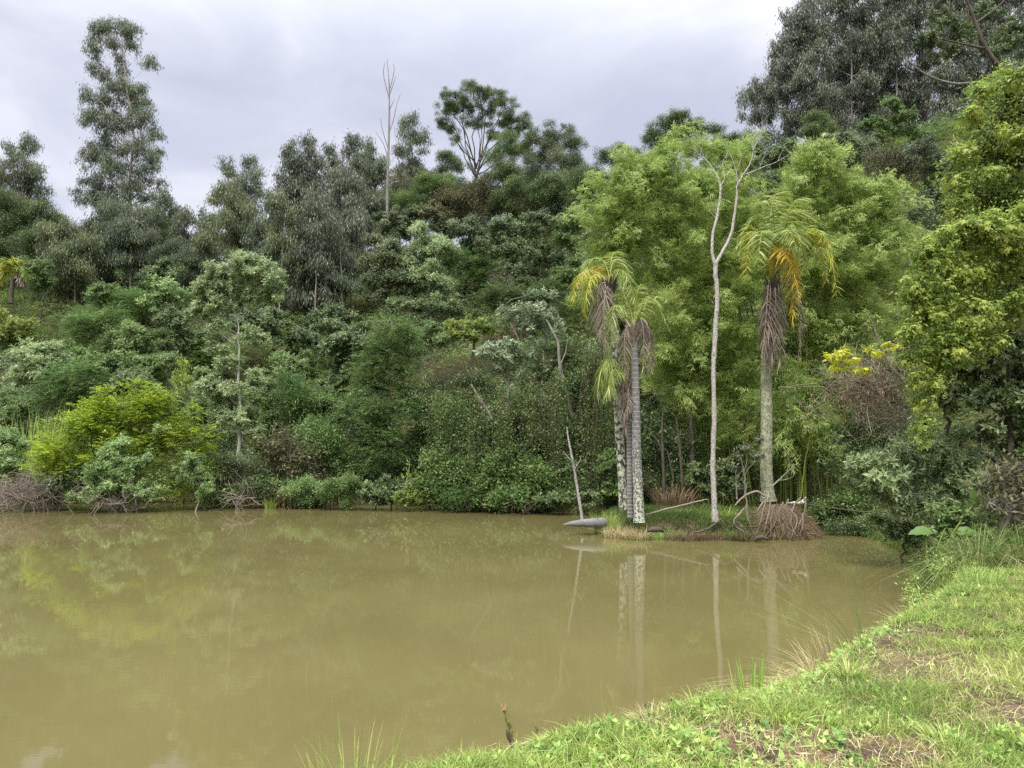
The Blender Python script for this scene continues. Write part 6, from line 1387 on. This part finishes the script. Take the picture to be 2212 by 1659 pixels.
# long grass clump at the right, and the near bank
def arching(label, kind, cat, x, y, z, rx, n, H, lm, lean, W, cur, dirx=0., diry=0., extra=None, seg=6, up=0):
    """long bladed clump standing on the near bank at pixel x, y"""
    rng = rg(label)
    c_ = onz(x, y, z)
    g_ = float(ground(c_[:1], c_[1:2])[0])
    root = empty(kind, (c_[0], c_[1], g_), label, cat)
    an = rng.uniform(0, 2 * math.pi, n); rad = rx * rng.uniform(0, 1, n) ** .6
    P = np.stack([c_[0] + np.cos(an) * rad, c_[1] + np.sin(an) * rad, np.zeros(n)], -1)
    P[:, 2] = np.maximum(ground(P[:, 0], P[:, 1]), -.05) - .01
    le = np.stack([np.cos(an) + dirx, np.sin(an) + diry, 0 * an], -1) * rng.uniform(.15, 1, (n, 1)) * lean
    V_, F_ = blades(P, H * rng.uniform(.5, 1.15, n), le, W * rng.uniform(.6, 1.2, n), rng, seg, cur)
    Acc().add(V_, F_, np.repeat(rng.uniform(0, 1, n), seg)).build('blades', LM[lm], root)
    if extra:
        m_ = int(n * extra[1])
        V_, F_ = blades(P[:m_], H * extra[2] * rng.uniform(.5, 1.15, m_), le[:m_] * 1.2, W * .7, rng, seg, cur)
        Acc().add(V_, F_, np.repeat(rng.uniform(0, 1, m_), seg)).build('dry_blades', LM[extra[0]], root)
    return root
arching('big clump of long arching grass at the right bank by the water', 'grass_clump', 'grass', 2110, 1235, .5, .5, 420, .8, 'fern', 1.5, .010, 1.5, -.3, -.2, ('straw', .2, .9))  # shade under the tree is put into the darker blade colour
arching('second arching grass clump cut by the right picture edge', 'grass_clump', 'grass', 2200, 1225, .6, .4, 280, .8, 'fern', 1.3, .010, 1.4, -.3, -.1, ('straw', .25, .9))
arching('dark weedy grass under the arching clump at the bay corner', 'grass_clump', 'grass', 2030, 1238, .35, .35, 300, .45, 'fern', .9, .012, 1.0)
# ------------------------------------------------------------------ near bank
SDP = lambda X, Y: sdist(POND, X, Y)
rng = rg('lawn')
def scatter(n, rng, ymin=2.6, ymax=12.5, lo=.02):
    Yv = ymin + (ymax - ymin) * rng.uniform(0, 1, n) ** 1.25
    X = rng.uniform(-.62, .80, n) * Yv
    ok = (SDP(X, Yv) > lo)
    return X[ok], Yv[ok]
def spot(X, Y, x, y, z, r, s=1.0):
    c_ = onz(x, y, z)
    return np.exp(-((X - c_[0]) ** 2 / (r * s) ** 2 + (Y - c_[1]) ** 2 / r ** 2))
def bare_mask(X, Y):
    b_ = spot(X, Y, 1720, 1630, .66, .42, 1.4) + spot(X, Y, 2195, 1535, .66, .35, .9) + spot(X, Y, 1960, 1640, .66, .2, 1.2) * .7 + spot(X, Y, 1560, 1600, .6, .16, 1.6) * .7 + spot(X, Y, 1880, 1640, .66, .25) * .5
    b_ = b_ + .45 * spot(X, Y, 1850, 1430, .62, .5, 1.2) + .4 * spot(X, Y, 2000, 1390, .62, .6, 1.2)
    return np.clip(b_ + .45 * sstep((vnoise(X, Y, 2.6, 7) - .58) / .2), 0, 1)
# short lawn blades
X, Y = scatter(230000, rng)
bm_ = bare_mask(X, Y)
kp = rng.uniform(0, 1, len(X)) > np.clip(bm_ + rng.normal(0, .15, len(X)), 0, 1) * .9
X, Y, bm_ = X[kp], Y[kp], bm_[kp]
P = np.stack([X, Y, ground(X, Y) - .004], -1)
pt = vnoise(X, Y, 1.1, 11); pt2 = vnoise(X, Y, 3.5, 12)
H = (.035 + .06 * pt2 * (1 - bm_)) * rng.uniform(.5, 1.5, len(X)) * (1 + .35 * (Y < 5))
far_ = 1 + .10 * np.maximum(0, Y - 4)
V_, F_ = blades(P, H * 1.15, rng.normal(0, .65, P.shape) * [1, 1, 0], .0048 * far_ * rng.uniform(.7, 1.5, len(X)), rng, 3, .7)
T = np.clip(.12 + .55 * pt + rng.normal(0, .17, len(X)) + .25 * bm_, 0, 1)
tag(Acc().add(V_, F_, np.repeat(T, 3)).build('grass', LM['lawn']), 'bright short grass on the near bank', 'grass', kind='stuff')
# broad blades of tufted grass
NT = 2600
X, Y = scatter(int(NT), rng, 3.0, 12)
kp = (bare_mask(X, Y) < .6) & (vnoise(X, Y, .9, 21) > .35)
X, Y = X[kp], Y[kp]
n_ = 26
Xc = np.repeat(X, n_) + rng.normal(0, .02, len(X) * n_); Yc = np.repeat(Y, n_) + rng.normal(0, .02, len(X) * n_)
P = np.stack([Xc, Yc, ground(Xc, Yc)], -1)
an = rng.uniform(0, 2 * math.pi, len(P))
V_, F_ = blades(P, rng.uniform(.05, .11, len(P)), np.stack([np.cos(an), np.sin(an), 0 * an], -1) * rng.uniform(.3, 1.4, (len(P), 1)), .0115, rng, 3, .7)
T = np.repeat(rng.uniform(.15, .75, len(X)), n_) + rng.normal(0, .1, len(P))
tag(Acc().add(V_, F_, np.repeat(np.clip(T, 0, 1), 3)).build('tufted_grass', LM['lawn']), 'broader bladed grass tufts scattered through the lawn', 'grass', kind='stuff')
# low broad leaved weeds
X, Y = scatter(12000, rng, 2.8, 11)
wgt = vnoise(X, Y, .8, 31)
edge = SDP(X, Y) < .9
kp = ((wgt > .55) | edge & (rng.uniform(0, 1, len(X)) < .8)) & (rng.uniform(0, 1, len(X)) > bare_mask(X, Y) * .7)
X, Y = X[kp], Y[kp]
P = np.stack([X, Y, ground(X, Y) + rng.uniform(.015, .06, len(X))], -1)
wa = Acc()
fol('rosette', P, np.tile([0, 0, 1.0], (len(P), 1)) + rng.normal(0, .3, P.shape), rng.uniform(.1, .8, len(P)), rng, .042, .024, 8, acc=wa)
tag(wa.build('weeds', LM['weed']), 'small round leaved weeds creeping through the lawn', 'weeds', kind='stuff')
# straw lying about
X, Y = scatter(90000, rng, 2.8, 12)
kp = rng.uniform(0, 1, len(X)) < .05 + .26 * bare_mask(X, Y)
X, Y = X[kp], Y[kp]
P = np.stack([X, Y, ground(X, Y) + rng.uniform(.005, .05, len(X))], -1)
D = rng.normal(0, 1, P.shape) * [1, 1, .13]
V_, F_ = leaves(P, D, np.tile([0, 0, 1.0], (len(P), 1)) + rng.normal(0, .3, P.shape), rng.uniform(.02, .17, len(P)) ** 1.3 * 1.5, .0038)
V2, F2 = blades(P[::3], rng.uniform(.05, .14, len(P[::3])), rng.normal(0, 1.0, P[::3].shape) * [1, 1, 0], .0045, rng, 3, .9)
tag(Acc().add(V_, F_, rng.uniform(0, 1, len(F_))).add(V2, F2, rng.uniform(0, 1, len(F2))).build('straw', LM['straw']), 'cut dry straw lying on the near bank', 'straw', kind='stuff')
# taller weeds and grass along the edge of the bank
rng = rg('edge')
X, Y = scatter(60000, rng, 2.6, 12.5, -.12)
s_ = SDP(X, Y)
kp = (s_ < .55) & (vnoise(X, Y, 2.4, 41) > .28)
X, Y = X[kp], Y[kp]
P = np.stack([X, Y, np.maximum(ground(X, Y), -.03)], -1)
hv = vnoise(X, Y, 3.1, 42)
V_, F_ = blades(P, (.05 + .24 * hv ** 2.5) * rng.uniform(.5, 1.4, len(X)), rng.normal(0, .5, P.shape) * [1, 1, 0] + [-.15, .1, 0], .0058 * (1 + .08 * (Y - 4)), rng, 4, .9)
T = np.clip(.2 + .7 * vnoise(X, Y, 1.7, 43) + rng.normal(0, .15, len(X)), 0, 1)
tag(Acc().add(V_, F_, np.repeat(T, 4)).build('bank_grass', LM['lawn']), 'longer unmown grass fringing the edge of the near bank', 'grass', kind='stuff')
fa = Acc()
j = rng.choice(len(P), 1500, replace=False)
fol('pinnate', P[j] + [0, 0, .04], rng.normal(0, .6, (len(j), 3)) + [0, 0, 1.1], rng.uniform(.2, .9, len(j)), rng, .034, .014, 12, rach=.12, acc=fa)
tag(fa.build('bank_weeds', LM['weed']), 'feathery leaved weeds along the edge of the near bank', 'weeds', kind='stuff')
# ground cover beyond: back bank, island
rng = rg('back')
Xb_ = rng.uniform(-26, 14, 90000); Yb_ = rng.uniform(12, 30, 90000)
sd_ = SDP(Xb_, Yb_); si_ = sdist(ISL, Xb_, Yb_)
kp = ((sd_ > 0) & (sd_ < 5.0)) | (si_ < -.02)
Xb_, Yb_, si_ = Xb_[kp], Yb_[kp], si_[kp]
P = np.stack([Xb_, Yb_, ground(Xb_, Yb_) - .01], -1)
V_, F_ = blades(P, rng.uniform(.06, .34, len(P)) * np.where(si_ < 0, .5, 1), rng.normal(0, .6, P.shape) * [1, 1, 0], .016, rng, 3, .8)
tag(Acc().add(V_, F_, np.repeat(np.clip(vnoise(Xb_, Yb_, .8, 51) + rng.normal(0, .2, len(P)), 0, 1), 3)).build('waterside_grass', LM['fern']), 'dull green grass along the far bank and on the island', 'grass', kind='stuff')

Xb_ = rng.uniform(-26, 9, 400000); Yb_ = rng.uniform(15, 30, 400000)
sd_ = SDP(Xb_, Yb_)
kp = (sd_ > -.1) & (sd_ < .7) & (rng.uniform(0, 1, len(Xb_)) < .25 + vnoise(Xb_, Yb_, .7, 61))
Xb_, Yb_ = Xb_[kp], Yb_[kp]
P = np.stack([Xb_, Yb_, np.maximum(ground(Xb_, Yb_), -.02)], -1)
V_, F_ = blades(P, rng.uniform(.15, .5, len(P)), rng.normal(0, .6, P.shape) * [1, 1, 0] + [0, -.5, 0], .018, rng, 3, 1.2)
tag(Acc().add(V_, F_, np.repeat(np.clip(vnoise(Xb_, Yb_, .8, 52) * .8 + rng.normal(0, .2, len(P)), 0, 1), 3)).build('waterside_grass', LM['fern']), 'longer grass drooping to the water along the far bank', 'grass', kind='stuff')
rng = rg('island grass')
Xb_ = rng.uniform(2, 9, 90000); Yb_ = rng.uniform(16.5, 22, 90000)
si_ = sdist(ISL, Xb_, Yb_)
kp = (si_ < .03) & (rng.uniform(0, 1, len(Xb_)) < .15 + 1.1 * vnoise(Xb_, Yb_, 1.6, 71))
Xb_, Yb_, si_ = Xb_[kp], Yb_[kp], si_[kp]
P = np.stack([Xb_, Yb_, np.maximum(ground(Xb_, Yb_), -.02)], -1)
V_, F_ = blades(P, rng.uniform(.05, .26, len(P)), rng.normal(0, .7, P.shape) * [1, 1, 0] + [0, -.4, 0], .012, rng, 3, 1.1)
tag(Acc().add(V_, F_, np.repeat(np.clip(vnoise(Xb_, Yb_, 1.2, 72) * .7 + rng.normal(.05, .2, len(P)), 0, 1), 3)).build('island_grass', LM['fern']), 'thin green and brown grass covering the little island', 'grass', kind='stuff')
# ---- single plants on the near bank
arching('tall clump of upright fresh green reed blades at the water edge of the near bank', 'reed_clump', 'reeds', 1622, 1495, .35, .12, 64, .62, 'reed', .24, .022, .5, .05, 0, ('straw', .25, .8))
arching('fan of dry straw coloured grass arching over the water from the near bank', 'dry_grass_tuft', 'grass', 1760, 1435, .4, .18, 280, .50, 'straw', 1.3, .006, .9, -1.1, .2)
arching('loose tuft of long dark rush stems leaning left over the water', 'rush_tuft', 'rushes', 1850, 1385, .42, .08, 22, .85, 'fern', 1.15, .010, .25, -1.3, .3)
arching('tuft of broad green blades on the brow of the near bank', 'grass_tuft', 'grass', 1890, 1345, .45, .10, 60, .30, 'reed', .7, .012, .7)
arching('bright green grass tuft in the middle of the lawn', 'grass_tuft', 'grass', 1690, 1570, .62, .12, 130, .15, 'reed', 1.1, .010, .8)
arching('spreading grass tuft by the straw patch', 'grass_tuft', 'grass', 1835, 1470, .62, .14, 150, .17, 'lawn', 1.2, .009, .8)
arching('yellow green grass tuft near the bottom right corner', 'grass_tuft', 'grass', 2060, 1625, .65, .14, 150, .13, 'lawn', 1.2, .009, .8)
arching('dry brown grass tuft at the bank edge above the bare earth', 'grass_tuft', 'grass', 1405, 1590, .55, .11, 120, .14, 'straw', 1.0, .006, .8)
arching('grass tuft with seed stalks at the bottom edge of the photo, left', 'grass_tuft', 'grass', 765, 1662, .15, .30, 110, .50, 'lawn', .5, .008, .7)
arching('thin grass blades beside the broken stick', 'grass_tuft', 'grass', 1150, 1600, .4, .10, 40, .26, 'reed', .7, .006, .6)
arching('reddish green weed tuft on the far corner of the near bank', 'weed_tuft', 'weeds', 1965, 1290, .42, .14, 80, .42, 'straw', .9, .008, .7, -.5, .2, ('reed', .5, .8))
arching('tall yellow green weeds at the right bank before the arching grass', 'weed_tuft', 'weeds', 2110, 1275, .55, .30, 150, .24, 'weed', .6, .011, .6)
for lab, x, y, hh in [('thin herb stalk with small leaves at the bottom left of the bank', 975, 1655, .24), ('leafy herb stalk on the bank edge right of the broken stick', 1345, 1560, .17), ('herb with feathery tips on the brow of the bank', 1512, 1520, .18),
                      ('yellowish tall herb leaning over the water at the far corner of the bank', 1985, 1262, .5), ('pale herb stalk beside the yellowish leaning one', 2045, 1255, .42)]:
    rng = rg(lab)
    c_ = onz(x, y, .45); c_[2] = float(ground(c_[:1], c_[1:2])[0])
    root = empty('herb', c_, lab, 'herb')
    a = Acc(); fo = Acc()
    for s in range(5):
        d = np.array([rng.normal(-.25, .35), rng.normal(0, .3), 1]) * hh * rng.uniform(.6, 1.1)
        pts = [c_, c_ + d * .5 + rng.normal(0, .01, 3), c_ + d]
        a.add(*limb(pts, [.0035, .0025, .001], n=8, sides=4))
        m_ = 16; t = rng.uniform(.2, 1, (m_, 1))
        fol('loose', c_ + d * t, rng.normal(0, 1, (m_, 3)) + [0, 0, .4], rng.uniform(.2, .9, m_), rng, .035 + hh * .05, .010 + hh * .012, 3, acc=fo)
    a.build('stem', BM['culm'], root); fo.build('foliage', LM['weed'], root)
# broken stick, dark stubs
def nearwood(kind, label, cat, pts, r, bm, z0=.42, extra=()):
    rng = rg(label)
    base = onz(pts[0][0], pts[0][1], z0); Yb = base[1]
    P = [at(p[0], p[1], Yb) for p in pts]
    P[0] = P[0] - [0, 0, .05]
    a = Acc().add(*limb(P, [q * px(Yb) for q in r], n=14, sides=9, wob=.0025, rng=rng))
    root = empty(kind, base, label, cat)
    a.build('shaft', BM[bm], root, smooth=True)
    for nm, p_, r_, b_ in extra:
        Acc().add(*limb([at(p[0], p[1], Yb - .02) for p in p_], [q * px(Yb) for q in r_], n=8, sides=6, wob=.002, rng=rng)).build(nm, BM[b_], root, smooth=True)
nearwood('broken_stick', 'broken mossy stick with a splintered orange top standing at the near bank edge', 'stick', [(1122, 1632), (1110, 1600), (1102, 1575), (1096, 1550), (1090, 1532)], [7, 5.5, 5, 4.6, 5.2], 'stick',
         extra=[('bark_strip', [(1116, 1622), (1104, 1600), (1098, 1588), (1094, 1576)], [6.5, 6, 5, 1.5], 'stickd')] + [('splinter', [(1089 + q, 1534), (1087 + q * 1.6, 1522 - abs(q))], [2.0, .5], 'split') for q in (-3, 0, 3)])
nearwood('dark_stub', 'short dark broken stub sticking out of the bank, centre', 'stub', [(1462, 1545), (1456, 1525), (1450, 1512)], [5, 4.5, 2], 'stickd', .5, [('splinter', [(1478, 1540), (1482, 1522), (1490, 1514)], [4, 3, 1], 'dark')])
nearwood('dark_stub', 'small dark stake near the broken stick', 'stub', [(1162, 1600), (1160, 1582), (1158, 1570)], [3.5, 2.8, 1], 'stickd', .45)
nearwood('dark_stub', 'little dark peg on the bank edge between the two other stubs', 'stub', [(1420, 1560), (1419, 1545)], [3.5, 2.5], 'dark', .5)
# curled dry seed head
rng = rg('seed')
c_ = onz(1425, 1560, .5)
root = empty('dry_seed_head', c_, 'rusty brown dry flower head on a thin stalk over the bank edge', 'seed head')
hd = at(1404, 1532, c_[1])
Acc().add(*limb([c_ - [0, 0, .03], (c_ + hd) / 2 + [.01, 0, .01], hd], [.0022, .002, .0015], n=8, sides=4)).build('stalk', BM['twig'], root)
fo = Acc(); fol('rosette', hd + rng.normal(0, .008, (14, 3)), rng.normal(0, 1, (14, 3)), rng.uniform(0, .6, 14), rng, .03, .008, 7, acc=fo)
fo.build('head', LM['dead'], root)
# a few floating bits on the water
for lab, x, y in [('tiny dead leaf floating on the open water at centre', 948, 1236), ('pale leaf floating near the right bank', 1835, 1218)]:
    c_ = onz(x, y, .006)
    V_, F_ = leaves(np.array([c_]), np.array([[1., .4, 0]]), np.array([[0, 0, 1.]]), .09, .035)
    tag(Acc().add(V_, F_, .8).build('floating_leaf', LM['dead']), lab, 'leaf')

# a drying margin of mud just above the water line and loose litter on it
rng = rg('litter')
X, Y = scatter(26000, rng, 2.8, 12, -.02)
kp = rng.uniform(0, 1, len(X)) < .25 + .6 * bare_mask(X, Y)
X, Y = X[kp], Y[kp]
P = np.stack([X, Y, ground(X, Y) + rng.uniform(.002, .02, len(X))], -1)
V_, F_ = leaves(P, rng.normal(0, 1, P.shape) * [1, 1, .15], np.tile([0, 0, 1.0], (len(P), 1)) + rng.normal(0, .35, P.shape), rng.uniform(.01, .035, len(P)), rng.uniform(.006, .016, len(P)))
tag(Acc().add(V_, F_, rng.uniform(0, .8, len(F_))).build('leaf_litter', LM['dead']), 'small brown dead leaves and crumbs littering the near bank', 'litter', kind='stuff')
